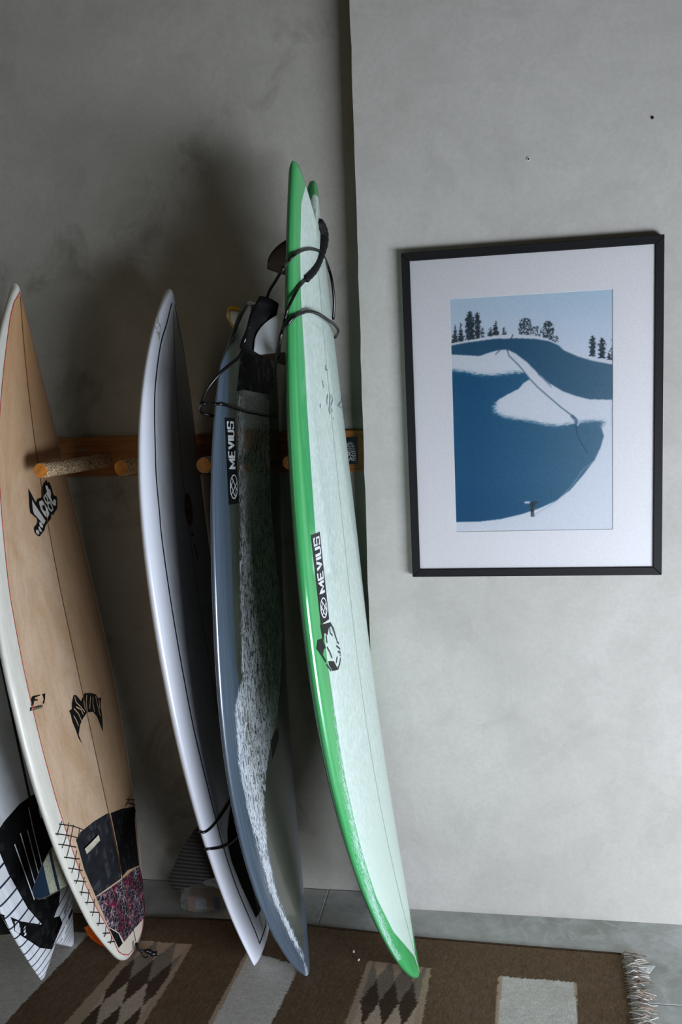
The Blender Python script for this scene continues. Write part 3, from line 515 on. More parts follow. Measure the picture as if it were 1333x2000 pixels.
# --- green board
def build_green():
    b = Board('green', 'surfboard', 'tallest surfboard, bright green rails and pale mint deck, swallow tail up', .11, .25)
    m = M('green_gloss', (60, 160, 86), .16, .5, .6); v = m.co('wq'); n1 = m.noise(m.co('wq', (2.4, 1, 1)), 60, 6, .7, .6); n2 = m.noise(m.co('wq', (3, .7, 1)), 6, 4)
    green = m.mix(m.ramp(n2, .3, .7), (58, 150, 82), (76, 166, 100))
    mint = m.mix(m.ramp(n1, .42, .58), (180, 200, 186), (208, 220, 212)); lowf = m.ramp(m.fac('low'), 0, 1)
    mint = m.mix(m.math('MULTIPLY', lowf, .8), mint, (192, 212, 196))
    p = m.fac('panel'); c = m.mix(m.ramp(p, -.0008, .0008), green, mint)
    # flaking wax along the lower edge of the panel
    fl_ = m.noise(m.co('wq', (1.5, 1, 1)), 75, 5, .7, 1.0); ew = m.fac('edgewax')
    c = m.mix(m.math('MULTIPLY', m.ramp(m.math('ADD', fl_, ew), .52, .58), .8), c, (206, 222, 226))
    rg = m.ramp(p, -.001, .001, .16, .5); m.base(c); m.roughf(rg); m.bump(m.math('MULTIPLY', m.math('MULTIPLY', n1, m.ramp(p, 0, .002)), m.math('SUBTRACT', 1.0, lowf)), .35, .0015)
    pb = lambda y: interp_tab(D['green']['bound'], y)
    wl = [(.19, .9), (.219, .78), (.226, .62), (.207, .45), (.178, .31), (.130, .17), (.101, .11), (.096, .05)]
    b.body(m.m, dict(panel=lambda w, y, s: np.where(s > 0, pb(y)-np.abs(w), -.05), low=lambda w, y, s: np.clip((.62-y+.8*np.minimum(0, .1-w))/.25, 0, 1),
                     edgewax=lambda w, y, s: np.where((s > 0) & (y < .85) & (y > .10), .06-7*np.abs(w-interp_tab(wl, y)), -1)))
    b.ribbon('stringer', [[(-.001, y) for y in np.linspace(1.80, .06, 60)]], .0022, simple('stringer_green', (150, 172, 154), .6), .0006)
    sticker(b, (.244, .243), (.198, .196), .972, 1.166)
    lg = b.patch('round_logo', D['green']['logo'], M_BLK, .0008, step=.02)
    b.ribbon('round_logo_rim', D['green']['rib'], .0045, simple('worn_print', (44, 50, 54), .5), .0010, lg)
    fi = simple('faded_ink', (118, 130, 132), .6)
    for l in D['green']['waxlogo']: b.ribbon('faded_print', [l], .0048, fi, .0009, res=.006)
    tube('leash_strap', D['T']['green_strap'], lambda t: (.006 if t < .05 else .0155)*(1 if t < .55 else 1-.42*(t-.55)/.45)*(1+.05*math.sin(t*90)), M_NEO, b.root, flat=.75, n=12)
    tube('leash_cord', D['T']['green_cordA'], .0034, M_CORD, b.root); tube('leash_cord', D['T']['green_cordB'], .0040, M_CORD, b.root); tube('leash_cord', D['T']['green_cordC'], .0038, M_CORD, b.root)
    tube('leash_plug_string', [(b.m @ b.deck(.0, y, .003)) for y in (1.885, 1.86, 1.83)], .002, simple('pale_string', (170, 170, 140), .6), b.root)
    b.fin('fin', .03, 1.78, .09, .072, .02, simple('maroon_fin', (40, 22, 20), .35), .0, label='dark red brown tail fin')
    f2 = M('two_tone_fin', (190, 196, 198), .35, .5); v2 = f2.co('fc'); s2 = f2.n.new('ShaderNodeSeparateXYZ'); f2.l.new(v2, s2.inputs[0])
    f2.base(f2.mix(f2.ramp(s2.outputs[0], -.026, -.024), (40, 28, 20), (200, 206, 208)))
    b.fin('fin', .16, 1.585, .115, .078, .03, f2.m, .10, label='white and brown side fin'); 
    # cuff hanging by the grey board's tail
    cm = b.root.matrix_world
    def cuff(name, c, d, L, wd, th, mat):
        d = Vector(d).normalized(); n = Vector((.45, -.88, .1)); n = (n-d*n.dot(d)).normalized(); s_ = d.cross(n)
        bm = bmesh.new(); bmesh.ops.create_cube(bm, size=1)
        for v in bm.verts: v.co = Vector(c)+d*v.co.x*L+s_*v.co.y*wd+n*v.co.z*th
        bmesh.ops.subdivide_edges(bm, edges=bm.edges[:], cuts=7, use_grid_fill=True)
        for v in bm.verts:
            r = v.co-Vector(c); a, q, t = r.dot(d)/L*2, r.dot(s_)/wd*2, r.dot(n)/th*2
            k = 1-.10*abs(q)**4-.10*a**4; v.co = Vector(c)+d*a*L/2*(1-.06*q*q)+s_*q*wd/2*k*(1+.05*math.sin(a*5))+n*(t*th/2*(1-.45*q*q)*(1-.25*a*a)+.003*math.sin(a*6+q*3)*(L > .06))
        bmesh.ops.recalc_face_normals(bm, faces=bm.faces)
        o = from_bm(name, bm, mat, None, True); o.parent = b.root; o.matrix_parent_inverse = cm.inverted(); return o
    o = cuff('leash_cuff', (-.500, -.375, 1.620), (.46, 0, 1), .128, .058, .024, M_NEO)
    cuff('cuff_tab', (-.525, -.390, 1.602), (.46, 0, 1), .034, .0022, .0040, M_WHT)
build_green()

# --- far left board, half out of the picture
def build_far():
    b = Board('far', 'surfboard', 'white swallow tail surfboard with navy line pattern, cut off by the left picture edge', .05)
    m = M('white_stripe', (216, 218, 222), .3, .5, .3); sx = m.n.new('ShaderNodeSeparateXYZ'); m.l.new(m.co('wq'), sx.inputs[0]); w_, y_ = sx.outputs[0], sx.outputs[1]
    # line spacing widens away from the tail
    ph = m.math('MULTIPLY', m.math('POWER', m.math('MAXIMUM', m.math('SUBTRACT', m.math('ADD', y_, m.math('MULTIPLY', w_, .25)), .004), .0), .5), 170.)
    ln = m.math('SINE', ph); line = m.math('MULTIPLY', m.ramp(ln, .84, .95), m.math('LESS_THAN', y_, .36))
    dirt = m.noise(m.co('wq', (1, 1, 1)), 9, 5)
    base = m.mix(m.ramp(dirt, .35, .7), (224, 226, 230), (196, 198, 196)); m.base(m.mix(line, base, (28, 38, 54)))
    b.body(m.m)
    b.ribbon('stringer', [[(w0, y) for y in np.linspace(1.7, .40, 40)] for w0 in (-.018, -.052)], .010, M_BLK, .0007)
    pad = [(.15, .405), (.10, .425), (.03, .44), (-.03, .44), (-.10, .425), (-.14, .40), (-.13, .33), (-.09, .20), (-.045, .135), (0, .11), (.045, .125), (.085, .19), (.125, .30)]
    p = b.patch('tail_pad', [pad], mat_pad('black_grooved_pad', (14, 14, 15)), thick=.006); p['label'] = 'black tail pad with white slots'
    slots = [[(.005, .42), (.006, .37), (.0, .20)], [(.06, .375), (.042, .19)], [(.09, .36), (.062, .20)], [(.03, .37), (.024, .25), (.020, .18)]]
    b.ribbon('pad_slot', slots, .0034, M_WHT, .0066); b.patch('pad_label', [[(-.035, .400), (-.062, .418), (-.068, .412), (-.045, .375), (-.036, .372)]], M_WHT, .0068)
    # leash cuff wrapped round the tail
    cu = [(.168, .222), (.115, .172), (.05, .128), (.00, .118), (-.035, .105), (-.04, .082), (-.005, .066), (.03, .050), (.072, .078), (.12, .135), (.150, .175)]
    b.patch('leash_cuff', [cu], M_NEO, thick=.02, hfun=lambda w, y: .020+.006*math.sin(w*60))
    b.patch('cuff_label', [[(.022, .075), (-.008, .095), (-.014, .088), (.014, .066)]], M_WHT, .030)
    b.patch('cuff_tab', [[(-.035, .100), (-.060, .110), (-.062, .101), (-.036, .090)]], M_NEO, .024)
    for w0 in (.115, -.115): b.fin('fin', w0, .20, .11, .11, .05, simple('black_fin', (14, 14, 16), .4), .2)
    b.fin('fin', 0, .12, .10, .10, .05, simple('black_fin', (14, 14, 16), .4), 0)
build_far()

# ---------------------------------------------------------------- peg rack
def build_rack():
    zc = lambda x: 1.3025-.0105*(x+.35)
    e = empty('surfboard_rack', Matrix.Translation((-.35, DEP, 1.3025))); tag(e, 'wooden wall rack plank with cork wrapped pegs behind the boards', 'rack')
    m = M('rack_wood', (150, 96, 42), .5, .4); v = m.co(scale=(1, 14, 14)); n = m.noise(v, 5, 6, .6, .8); m.base(m.mix(m.ramp(n, .3, .7), (122, 70, 28), (172, 112, 52))); m.bump(n, .15, .001)
    bm = bmesh.new(); bmesh.ops.create_cube(bm, size=1)
    for vv in bm.verts:
        x = -.343 if vv.co.x > 0 else -1.75; vv.co = Vector((x+.35, (-.013 if vv.co.y < 0 else 0), (.0565 if vv.co.z > 0 else -.0565)+zc(x)-1.3025))
    bmesh.ops.bevel(bm, geom=bm.edges[:], offset=.003, segments=2, profile=.5, affect='EDGES'); from_bm('back_plank', bm, m.m, e)
    ck = M('cork_wrap', (170, 140, 100), .9, .2); v = ck.co(); n = ck.noise(v, 240, 3, .6); ck.base(ck.mix(ck.ramp(n, .44, .58), (128, 102, 72), (222, 198, 162))); ck.bump(n, .8, .003)
    en = simple('peg_end_wood', (196, 122, 44), .5, .15, 60)
    for x in (-1.508, -1.30, -1.092, -.882, -.675, -.468):
        r = .0195 if x < -.5 else .0165; z0 = zc(x)-.012; z1 = 1.311; y0, y1 = -.013, -.376
        prof = [(r, 0), (r, .97), (r*.98, .99), (r*.90, 1.0)]; V, F = [], []
        for k, (rr, t) in enumerate(prof):
            for a in range(24):
                an = a*math.pi/12; V.append((x+.35+rr*math.cos(an), y0+(y1-y0)*t, z0-1.3025+(z1-z0)*t+rr*math.sin(an)))
            if k: F += [((k-1)*24+a, (k-1)*24+(a+1) % 24, k*24+(a+1) % 24, k*24+a) for a in range(24)]
        p = from_data('peg', V, F, ck.m, e, True)
        cv = [(x+.35+r*.90*math.cos(a*math.pi/12), y1, z1-1.3025+r*.90*math.sin(a*math.pi/12)) for a in range(24)]+[(x+.35, y1-.0015, z1-1.3025)]
        from_data('peg_end', cv, [(a, (a+1) % 24, 24) for a in range(24)], en, p, True)
    for sx in (-1.154,):
        bm = bmesh.new(); bmesh.ops.create_uvsphere(bm, u_segments=14, v_segments=8, radius=.0055, matrix=Matrix.Translation((sx+.35, -.0135, 1.333-1.3025)) @ Matrix.Diagonal((1, .5, 1, 1)))
        from_bm('screw', bm, simple('screw_steel', (120, 120, 120), .25, .1), e, True)
    pl = box('label_plate', (-.405+.35, -.0152, 1.2672-1.3025), (-.362+.35, -.0128, 1.340-1.3025), simple('plate_navy', (12, 16, 26), .4), e, .0006, 1)
    V, F = [], []
    def seg(a, b, wd=.0016):
        a, b = Vector(a), Vector(b); t = (b-a).normalized(); nn = Vector((-t.y, t.x))*wd/2; a = a-t*wd*.3; b = b+t*wd*.3; k = len(V)
        V.extend([(q.x+.35, -.0155, q.y-1.3025) for q in (a+nn, a-nn, b-nn, b+nn)]); F.append((k, k+1, k+2, k+3))
    cx = -.3815
    for z in (1.3155, 1.3105, 1.3055):
        P = [(cx-.0125+.025*i/16, z+.0014*math.sin(i/16*math.pi*6)) for i in range(17)]
        for a, b in zip(P, P[1:]): seg(a, b)
    for i in range(7):
        an = math.pi*i/6; seg((cx+.0062*math.cos(an), 1.318+.0062*math.sin(an)), (cx+.0098*math.cos(an), 1.318+.0098*math.sin(an)), .0012)
    arc = [(cx+.0044*math.cos(math.pi*i/8), 1.318+.0044*math.sin(math.pi*i/8)) for i in range(9)]
    for a, b in zip(arc, arc[1:]): seg(a, b, .001)
    for txt, z in (('2KS', 1.2905), ('LAB', 1.2770)):
        Ls, X = letters(txt, .30); k = .0265/X
        for l in Ls:
            for a, b in zip(l, l[1:]): seg((cx-.0132+a[0]*k, z+a[1]*.0108), (cx-.0132+b[0]*k, z+b[1]*.0108), .0020)
    from_data('lettering', V, F, M_WHT, pl)
build_rack()

# ---------------------------------------------------------------- framed print
def inside(px, py, poly):
    r = np.zeros(px.shape, bool); n = len(poly)
    for i in range(n):
        x0, y0 = poly[i]; x1, y1 = poly[(i+1) % n]
        c = ((y0 > py) != (y1 > py)); 
        with np.errstate(divide='ignore', invalid='ignore'): r ^= c & (px < (x1-x0)*(py-y0)/((y1-y0) if y1 != y0 else 1e-9)+x0)
    return r
def blur(a, n, ax=None):
    for _ in range(n):
        if ax != 1: a = (np.roll(a, 1, 0)+2*a+np.roll(a, -1, 0))/4
        if ax != 0: a = (np.roll(a, 1, 1)+2*a+np.roll(a, -1, 1))/4
    return a
def picture(nx, ny):
    """colour field of the snow print, evaluated in a 1333 x 1888 drawing frame"""
    U, Vv = np.meshgrid((np.arange(nx)+.5)/nx, (np.arange(ny)+.5)/ny)
    TL, TR, BR, BL = map(np.array, ((68, 120), (1255, 50), (1257, 1797), (118, 1810)))
    X = (1-U)*(1-Vv)*TL[0]+U*(1-Vv)*TR[0]+U*Vv*BR[0]+(1-U)*Vv*BL[0]; Y = (1-U)*(1-Vv)*TL[1]+U*(1-Vv)*TR[1]+U*Vv*BR[1]+(1-U)*Vv*BL[1]
    rs = np.random.RandomState(3); C = lambda c: np.array(c, float)
    def m3(a): return a[..., None]
    img = C((182, 206, 220))+(C((208, 216, 228))-C((182, 206, 220)))*m3(np.clip((Y-60)/450, 0, 1))
    snow = C((213, 218, 224)); L, Rr = -50, 1400
    rim = [(L, 445), (78, 440), (200, 420), (350, 395), (450, 380), (560, 375), (700, 385), (780, 405), (850, 435), (900, 475), (1000, 515), (1100, 545), (1255, 578), (Rr, 590), (Rr, 2100), (L, 2100)]
    trees = [(122, 310, 438, 26, 1), (162, 295, 432, 27, 1), (230, 215, 420, 36, 0), (285, 218, 408, 24, 0), (322, 330, 398, 16, 1), (378, 325, 390, 22, 1), (415, 280, 384, 26, 1), (477, 325, 380, 17, 1), (628, 262, 385, 46, 2), (700, 320, 392, 50, 3), (790, 283, 415, 40, 2), (838, 385, 435, 26, 3), (1102, 385, 532, 24, 0), (1168, 398, 546, 27, 0), (1247, 400, 560, 22, 1), (1220, 490, 556, 16, 1)]
    nz = blur(rs.rand(ny, nx), 1); nz = (nz-nz.mean())/nz.std()
    for x, y0, y1, hw, k in trees:
        t = np.clip((Y-y0)/(y1-y0), 0, 1)
        wd = hw*(t*(.75+.35*np.abs(np.sin(t*22+x)))+.06) if k == 1 else (hw*np.minimum(1, np.sqrt(np.clip(t, 0, 1)*3.2))*(.7+.3*np.abs(np.sin(t*15+x))) if k == 0 else hw*np.sqrt(np.clip(np.sin(math.pi*np.clip(t*.8+.06, 0, 1)), 0, 1)))
        d = (np.abs(X-x) < wd+nz*5) & (Y > y0) & (Y < y1)
        if k == 3: d &= nz > -.1
        if k == 2: d &= nz > -1.0
        img[d] = (C((44, 58, 68))+m3(np.clip(nz, -1, 2)*16))[d]
    img[inside(X, Y, rim)] = snow
    band = [(L, 460), (78, 456), (200, 434), (400, 408), (560, 403), (700, 408), (800, 424), (870, 456), (900, 488), (1000, 532), (1100, 562), (1255, 592), (Rr, 600), (Rr, 840), (1255, 840), (1080, 835), (1000, 815), (900, 780), (800, 720), (720, 650), (640, 570), (560, 510), (500, 482), (450, 483), (380, 500), (300, 527), (78, 515), (L, 515)]
    b = blur(inside(X, Y, band).astype(float), 1); img = img*(1-m3(b))+(C((30, 82, 112))+(C((74, 108, 130))-C((30, 82, 112)))*m3(np.clip((X-500)/750, 0, 1)))*m3(b)
    sh = [(L, 618), (78, 622), (200, 640), (330, 662), (450, 656), (560, 643), (625, 645), (660, 692), (620, 716), (580, 760), (500, 800), (430, 840), (402, 885), (415, 930), (500, 965), (650, 985), (750, 1010), (880, 1026), (970, 1004), (1060, 992), (1185, 990), (1166, 1040), (1182, 1100), (1160, 1180), (1120, 1270), (1040, 1380), (950, 1490), (850, 1570), (720, 1630), (600, 1670), (450, 1705), (300, 1722), (118, 1726), (L, 1728)]
    s = inside(X, Y, sh).astype(float); s1 = blur(s, 1); s2 = blur(blur(s, 26, 1), 14, 0)
    zone = blur(((Y < 1040) & (((X < 600) & (Y < 700)) | ((Y > 850) & (X > 380)))).astype(float), 4)
    streak = blur(rs.rand(ny, nx), 12, 1); streak = (streak-streak.mean())/streak.std()
    s2 = np.clip(s2+streak*.30*(s2*(1-s2)*4), 0, 1); s = s1*(1-zone)+s2*zone
    deep = C((14, 84, 122))+(C((74, 112, 134))-C((14, 84, 122)))*m3(np.clip((X-250)/900, 0, 1)**1.1); deep = deep-m3(np.clip((Y-1400)/400, 0, 1)*10)
    img = img*(1-m3(s))+deep*m3(s)
    def stroke(P, wd, c, al=1.):
        nonlocal img
        a = np.zeros(X.shape)
        for (x0, y0), (x1, y1) in zip(P, P[1:]):
            dx, dy = x1-x0, y1-y0; t = np.clip(((X-x0)*dx+(Y-y0)*dy)/(dx*dx+dy*dy), 0, 1); dd = np.hypot(X-x0-t*dx, Y-y0-t*dy); a = np.maximum(a, np.clip(1.3-dd/wd, 0, 1))
        img = img*(1-m3(a*al))+C(c)*m3(a*al)
    stroke([(500, 485), (512, 525), (580, 590), (622, 640), (662, 690), (720, 750), (800, 820), (880, 890), (985, 970)], 6, (70, 100, 125), .8)
    stroke([(540, 380), (505, 450), (500, 485)], 5, (50, 80, 105)); stroke([(450, 485), (415, 516)], 4, (70, 95, 120)); stroke([(720, 655), (770, 700), (815, 748)], 4, (80, 110, 135), .8)
    stroke([(960, 955), (990, 985), (985, 1030)], 13, (60, 92, 120), .8); stroke([(1000, 1020), (1015, 990)], 7, (180, 196, 210)); stroke([(990, 1030), (995, 1085), (1025, 1150), (1070, 1225)], 4, (34, 62, 96), .7)
    stroke([(1120, 1275), (1040, 1340), (950, 1470), (860, 1565), (780, 1620), (700, 1672)], 4, (150, 164, 180), .6)
    for P, wd, c in (([(632, 1582), (668, 1582)], 9, (205, 214, 222)), ([(668, 1583), (713, 1582)], 8, (40, 52, 62)), ([(662, 1610), (668, 1586)], 4, (36, 44, 50)), ([(697, 1610), (693, 1586)], 4, (36, 44, 50)), ([(679, 1608), (679, 1640)], 14, (48, 54, 52)), ([(679, 1596), (679, 1600)], 8, (30, 34, 36)), ([(674, 1640), (675, 1682)], 6, (34, 38, 40)), ([(686, 1640), (688, 1682)], 6, (34, 38, 40)), ([(670, 1685), (698, 1685)], 3, (70, 78, 84))):
        stroke(P, wd, c)
    return np.clip(img+nz[..., None]*2.0, 0, 255)/255
def build_frame():
    X0, X1, Z0, Z1 = -.217, .410, .9725, 1.7995; fw, dp = .0205, .027
    e = empty('picture_frame', Matrix.Translation(((X0+X1)/2, 0, Z0))); tag(e, 'black framed snow photograph with wide white mat hanging on the right wall', 'picture frame')
    ox, oz = (X0+X1)/2, Z0; loc = lambda x, y, z: (x-ox, y, z-oz)
    fm = simple('black_frame', (11, 10, 11), .6, .15, 80, .25)
    O = [(X0, Z0), (X1, Z0), (X1, Z1), (X0, Z1)]; I = [(X0+fw, Z0+fw), (X1-fw, Z0+fw), (X1-fw, Z1-fw), (X0+fw, Z1-fw)]; bv = .0012
    for k in range(4):
        a, b = k, (k+1) % 4
        V = [loc(p[0], y, p[1]) for y in (-.001, -dp) for p in (O[a], O[b], I[b], I[a])]
        o = from_data('frame_side', V, [(0, 1, 2, 3), (7, 6, 5, 4), (0, 4, 5, 1), (1, 5, 6, 2), (2, 6, 7, 3), (3, 7, 4, 0)], fm, e)
        bm = bmesh.new(); bm.from_mesh(o.data); bmesh.ops.recalc_face_normals(bm, faces=bm.faces); bmesh.ops.bevel(bm, geom=bm.edges[:], offset=bv, segments=1, profile=.5, affect='EDGES'); bm.to_mesh(o.data); bm.free()
    box('backing', loc(X0+.004, -.008, Z0+.004), loc(X1-.004, -.002, Z1-.004), simple('backing_board', (120, 100, 80), .8), e)
    # mat with a bevelled window
    w0 = (-.1005, .2930, 1.0895, 1.6815); mt = simple('mat_board', (224, 222, 222), .8, .02, 200, .2, .15)
    a = [(X0+.008, Z0+.008), (X1-.008, Z0+.008), (X1-.008, Z1-.008), (X0+.008, Z1-.008)]; b1 = [(w0[0], w0[2]), (w0[1], w0[2]), (w0[1], w0[3]), (w0[0], w0[3])]
    s = .0014; b2 = [(w0[0]+s, w0[2]+s), (w0[1]-s, w0[2]+s), (w0[1]-s, w0[3]-s), (w0[0]+s, w0[3]-s)]
    V = [loc(p[0], -.0205, p[1]) for p in a]+[loc(p[0], -.0205, p[1]) for p in b1]+[loc(p[0], -.0185, p[1]) for p in b2]
    F = [(k, (k+1) % 4, 4+(k+1) % 4, 4+k) for k in range(4)]+[(4+k, 4+(k+1) % 4, 8+(k+1) % 4, 8+k) for k in range(4)]; from_data('mat_board', V, F, mt, e)
    nx, ny = 330, 495; img = picture(nx, ny); img = np.where(img <= .04045, img/12.92, ((img+.055)/1.055)**2.4)*.93
    xs_ = np.linspace(w0[0]-.004, w0[1]+.004, nx+1); zs_ = np.linspace(w0[3]+.004, w0[2]-.004, ny+1)
    G = np.zeros((ny+1, nx+1, 3)); G[..., 0] = xs_[None, :]-ox; G[..., 1] = -.0180; G[..., 2] = zs_[:, None]-oz
    idx = np.arange((nx+1)*(ny+1)).reshape(ny+1, nx+1); Q = np.stack([idx[1:, :-1], idx[1:, 1:], idx[:-1, 1:], idx[:-1, :-1]], -1).reshape(-1, 4)
    me = bpy.data.meshes.new('print'); me.vertices.add(G.size//3); me.vertices.foreach_set('co', G.ravel()); me.loops.add(Q.size); me.loops.foreach_set('vertex_index', Q.ravel().astype(np.int32)); me.polygons.add(len(Q))
    me.polygons.foreach_set('loop_start', np.arange(0, Q.size, 4, dtype=np.int32)); me.update(calc_edges=True)
    P4 = np.pad(img, ((0, 1), (0, 1), (0, 0)), 'edge'); P4 = (P4+np.roll(P4, 1, 0)+np.roll(P4, 1, 1)+np.roll(np.roll(P4, 1, 0), 1, 1))/4; P4[0] = P4[1]; P4[:, 0] = P4[:, 1]
    ca = me.color_attributes.new('pic', 'FLOAT_COLOR', 'POINT'); ca.data.foreach_set('color', np.concatenate([P4, np.ones(P4.shape[:2]+(1,))], -1).astype(np.float32).ravel())
    pm = M('print_paper', (200, 200, 200), .55, .3); at = pm.n.new('ShaderNodeAttribute'); at.attribute_name = 'pic'; pm.base(at.outputs['Color']); link('photo_print', me, pm.m, e)
    gm = bpy.data.materials.new('picture_glass'); gm.use_nodes = True; nt = gm.node_tree; nt.nodes.clear(); ou = nt.nodes.new('ShaderNodeOutputMaterial'); mx = nt.nodes.new('ShaderNodeMixShader'); tr = nt.nodes.new('ShaderNodeBsdfTransparent'); gl = nt.nodes.new('ShaderNodeBsdfGlossy'); gl.inputs['Roughness'].default_value = .06
    fr = nt.nodes.new('ShaderNodeFresnel'); fr.inputs[0].default_value = 1.33; nt.links.new(fr.outputs[0], mx.inputs[0]); nt.links.new(tr.outputs[0], mx.inputs[1]); nt.links.new(gl.outputs[0], mx.inputs[2]); nt.links.new(mx.outputs[0], ou.inputs[0])
    box('glass_pane', loc(X0+fw-.003, -.0235, Z0+fw-.003), loc(X1-fw+.003, -.0218, Z1-fw+.003), gm, e)
build_frame()

# ---------------------------------------------------------------- kilim rug
def build_rug():
    e = empty('rug', Matrix.Translation((-.65, -.6, 0))); tag(e, 'brown woven rug with cream blocks and diamond panels under the boards', 'rug'); ox, oy = -.65, -.6
    topx = [-2.0, -1.6, -1.008, -.835, -.538, -.223, .02, .302]; topy = [-.15, -.13, -.116, -.106, -.105, -.130, -.137, -.144]
    nu, nv = 600, 270; u = np.linspace(0, 1, nu+1)[None, :]; v = np.linspace(0, 1, nv+1)[:, None]*1.05; v = v*v/1.05*.35+v*.65
    X = -1.95+u*(.302+1.95)+0*v; T = np.interp(X, topx, topy); Y = T-v; X = X+(.05*(-v))*u
    Z = .0045+.0015*np.sin(X*9+Y*5)*np.clip(v*6, 0, 1)
    Z = np.where(v < .004, Z-.002, Z)
    rs = np.random.RandomState(5); C = lambda c: np.array(c, float)
    jit = (rs.rand(nv+1, 1)-.5)*.003+(rs.rand(1, nu+1)-.5)*.002
    def quad(TL, TR, BL, BR):
        ex = lambda a, b, k: (a[0]+(b[0]-a[0])*k, a[1]+(b[1]-a[1])*k); return [TL, TR, ex(TR, BR, 3.2), ex(TL, BL, 3.2)]
    img = np.zeros(X.shape+(3,))+C((108, 88, 68)); br = blur(rs.rand(*X.shape), 2, 0); img += ((br-br.mean())/br.std()*5)[..., None]
    for q in ([(-1.62, -.20), (-1.135, -.205), (-1.187, -.542), (-1.67, -.52)], quad((-.675, -.236), (-.520, -.276), (-.696, -.504), (-.544, -.488)), quad((-.014, -.261), (.176, -.266), (-.025, -.43), (.162, -.409))):
        if q[0][0] < -1.5: q = quad(q[0], q[1], q[3], q[2])
        mk = inside(X+jit, Y+jit, q); n = blur(rs.rand(*X.shape), 2, 1); n = (n-n.mean())/n.std(); img[mk] = (C((212, 209, 200))+n[..., None]*5)[mk]
        ix0, ix1 = q[0][0], q[1][0]; ed = mk & ((X < ix0+.008+(Y-q[0][1])*.06) | (X > ix1-.010)); img[ed] = C((186, 164, 140))
    for q, a, b in ((quad((-.985, -.223), (-.830, -.219), (-1.04, -.541), (-.846, -.513)), .026, .085), (quad((-.347, -.241), (-.183, -.250), (-.37, -.468), (-.192, -.449)), .023, .080)):
        mk = inside(X+jit, Y+jit, q); cx = (q[0][0]+q[1][0])/2; top = q[0][1]
        uu = (X+jit-cx-(Y-top)*.08)/(2*a); vv = (top+.012-Y+jit)/(2*b); i = np.floor(uu+vv+.5); j = np.floor(vv-uu+.5); r = (i+j).astype(int); r = np.where(r <= 0, 0, np.where(r == 1, 1, np.where(r % 2 == 0, 2, 3)))
        pal = np.array([C((190, 164, 138)), C((136, 124, 110)), C((76, 60, 48)), C((190, 172, 150))]); colr = pal[r]
        light = (np.abs(uu)*2*a > (q[1][0]-q[0][0])/2-.012); colr[light] = C((176, 154, 130)); img[mk] = colr[mk]
    wn = rs.rand(*X.shape)*10-5; img = np.clip(img+wn[..., None], 0, 255)/255; img = np.where(img <= .04045, img/12.92, ((img+.055)/1.055)**2.4)
    G = np.stack([X-ox, Y-oy, Z], -1); idx = np.arange(G.shape[0]*G.shape[1]).reshape(G.shape[:2]); Q = np.stack([idx[1:, :-1], idx[1:, 1:], idx[:-1, 1:], idx[:-1, :-1]], -1).reshape(-1, 4)
    me = bpy.data.meshes.new('rug'); me.vertices.add(G.size//3); me.vertices.foreach_set('co', G.ravel()); me.loops.add(Q.size); me.loops.foreach_set('vertex_index', Q.ravel().astype(np.int32)); me.polygons.add(len(Q))
    me.polygons.foreach_set('loop_start', np.arange(0, Q.size, 4, dtype=np.int32)); me.update(calc_edges=True)
    ca = me.color_attributes.new('weave', 'FLOAT_COLOR', 'POINT'); ca.data.foreach_set('color', np.concatenate([img, np.ones(img.shape[:2]+(1,))], -1).astype(np.float32).ravel())
    m = M('wool_weave', (90, 70, 60), .95, .1); at = m.n.new('ShaderNodeAttribute'); at.attribute_name = 'weave'
    n = m.noise(m.co(scale=(1, .25, 1)), 700, 2, .6); n2 = m.noise(m.co(), 11, 5, .6, .5)
    c = m.mix(m.ramp(n, .3, .7, .0, .28), at.outputs['Color'], (58, 46, 36)); c = m.mix(m.ramp(n2, .55, .75, 0, .25), c, (130, 120, 108)); m.base(c); m.bump(m.math('ADD', n, n2), .7, .0025)
    link('woven_field', me, m.m, e)
    # rolled selvedge so the field has an edge
    ey = [(float(X[0, i])-ox, float(Y[0, i])-oy, .0028) for i in range(0, nu+1, 12)]
    o = tube('selvedge', ey, .0028, simple('selvedge_wool', (62, 48, 38), .95, .25, 200, .1, .4), None, n=8, k=2); o.parent = e
    # fringe: unnumbered loose yarn ends
    V, F = [], []; rr = random.Random(8); cols = []
    for i in range(230):
        t = i/229; y = -.150-t*.95; x = .300+.05*(y+.144); L = rr.uniform(.045, .068); a = rr.uniform(-.35, .35); z = .004; r = rr.uniform(.0011, .0019)
        P = []
        for k in range(6):
            s = k/5; P.append(Vector((x-.004+L*s, y+a*L*s+.006*math.sin(s*5+i), z+.006*math.sin(math.pi*s)*rr.uniform(.6, 1.6)+(0 if k < 5 else -.001)+rr.uniform(0, .003))))
        b0 = len(V); cc = rr.choice(((196, 186, 172), (170, 152, 136), (120, 100, 86), (206, 200, 192), (150, 130, 112)))
        for k, p in enumerate(P):
            tt = (P[min(k+1, 5)]-P[max(k-1, 0)]).normalized(); s1 = Vector((0, 0, 1)).cross(tt).normalized(); s2 = tt.cross(s1); rad = r*(1 if k < 4 else .8)
            for j in range(4): V.append((p+(s1*math.cos(j*math.pi/2)+s2*math.sin(j*math.pi/2))*rad)-Vector((ox, oy, 0))); cols.append((*lin(cc), 1))
            if k: F += [(b0+(k-1)*4+j, b0+(k-1)*4+(j+1) % 4, b0+k*4+(j+1) % 4, b0+k*4+j) for j in range(4)]
    fm = M('fringe_yarn', (180, 170, 155), .95, .1); at = fm.n.new('ShaderNodeAttribute'); at.attribute_name = 'yarn'; nn = fm.noise(fm.co(), 500, 2); fm.base(fm.mix(fm.ramp(nn, .3, .7, 0, .4), at.outputs['Color'], (80, 66, 56)))
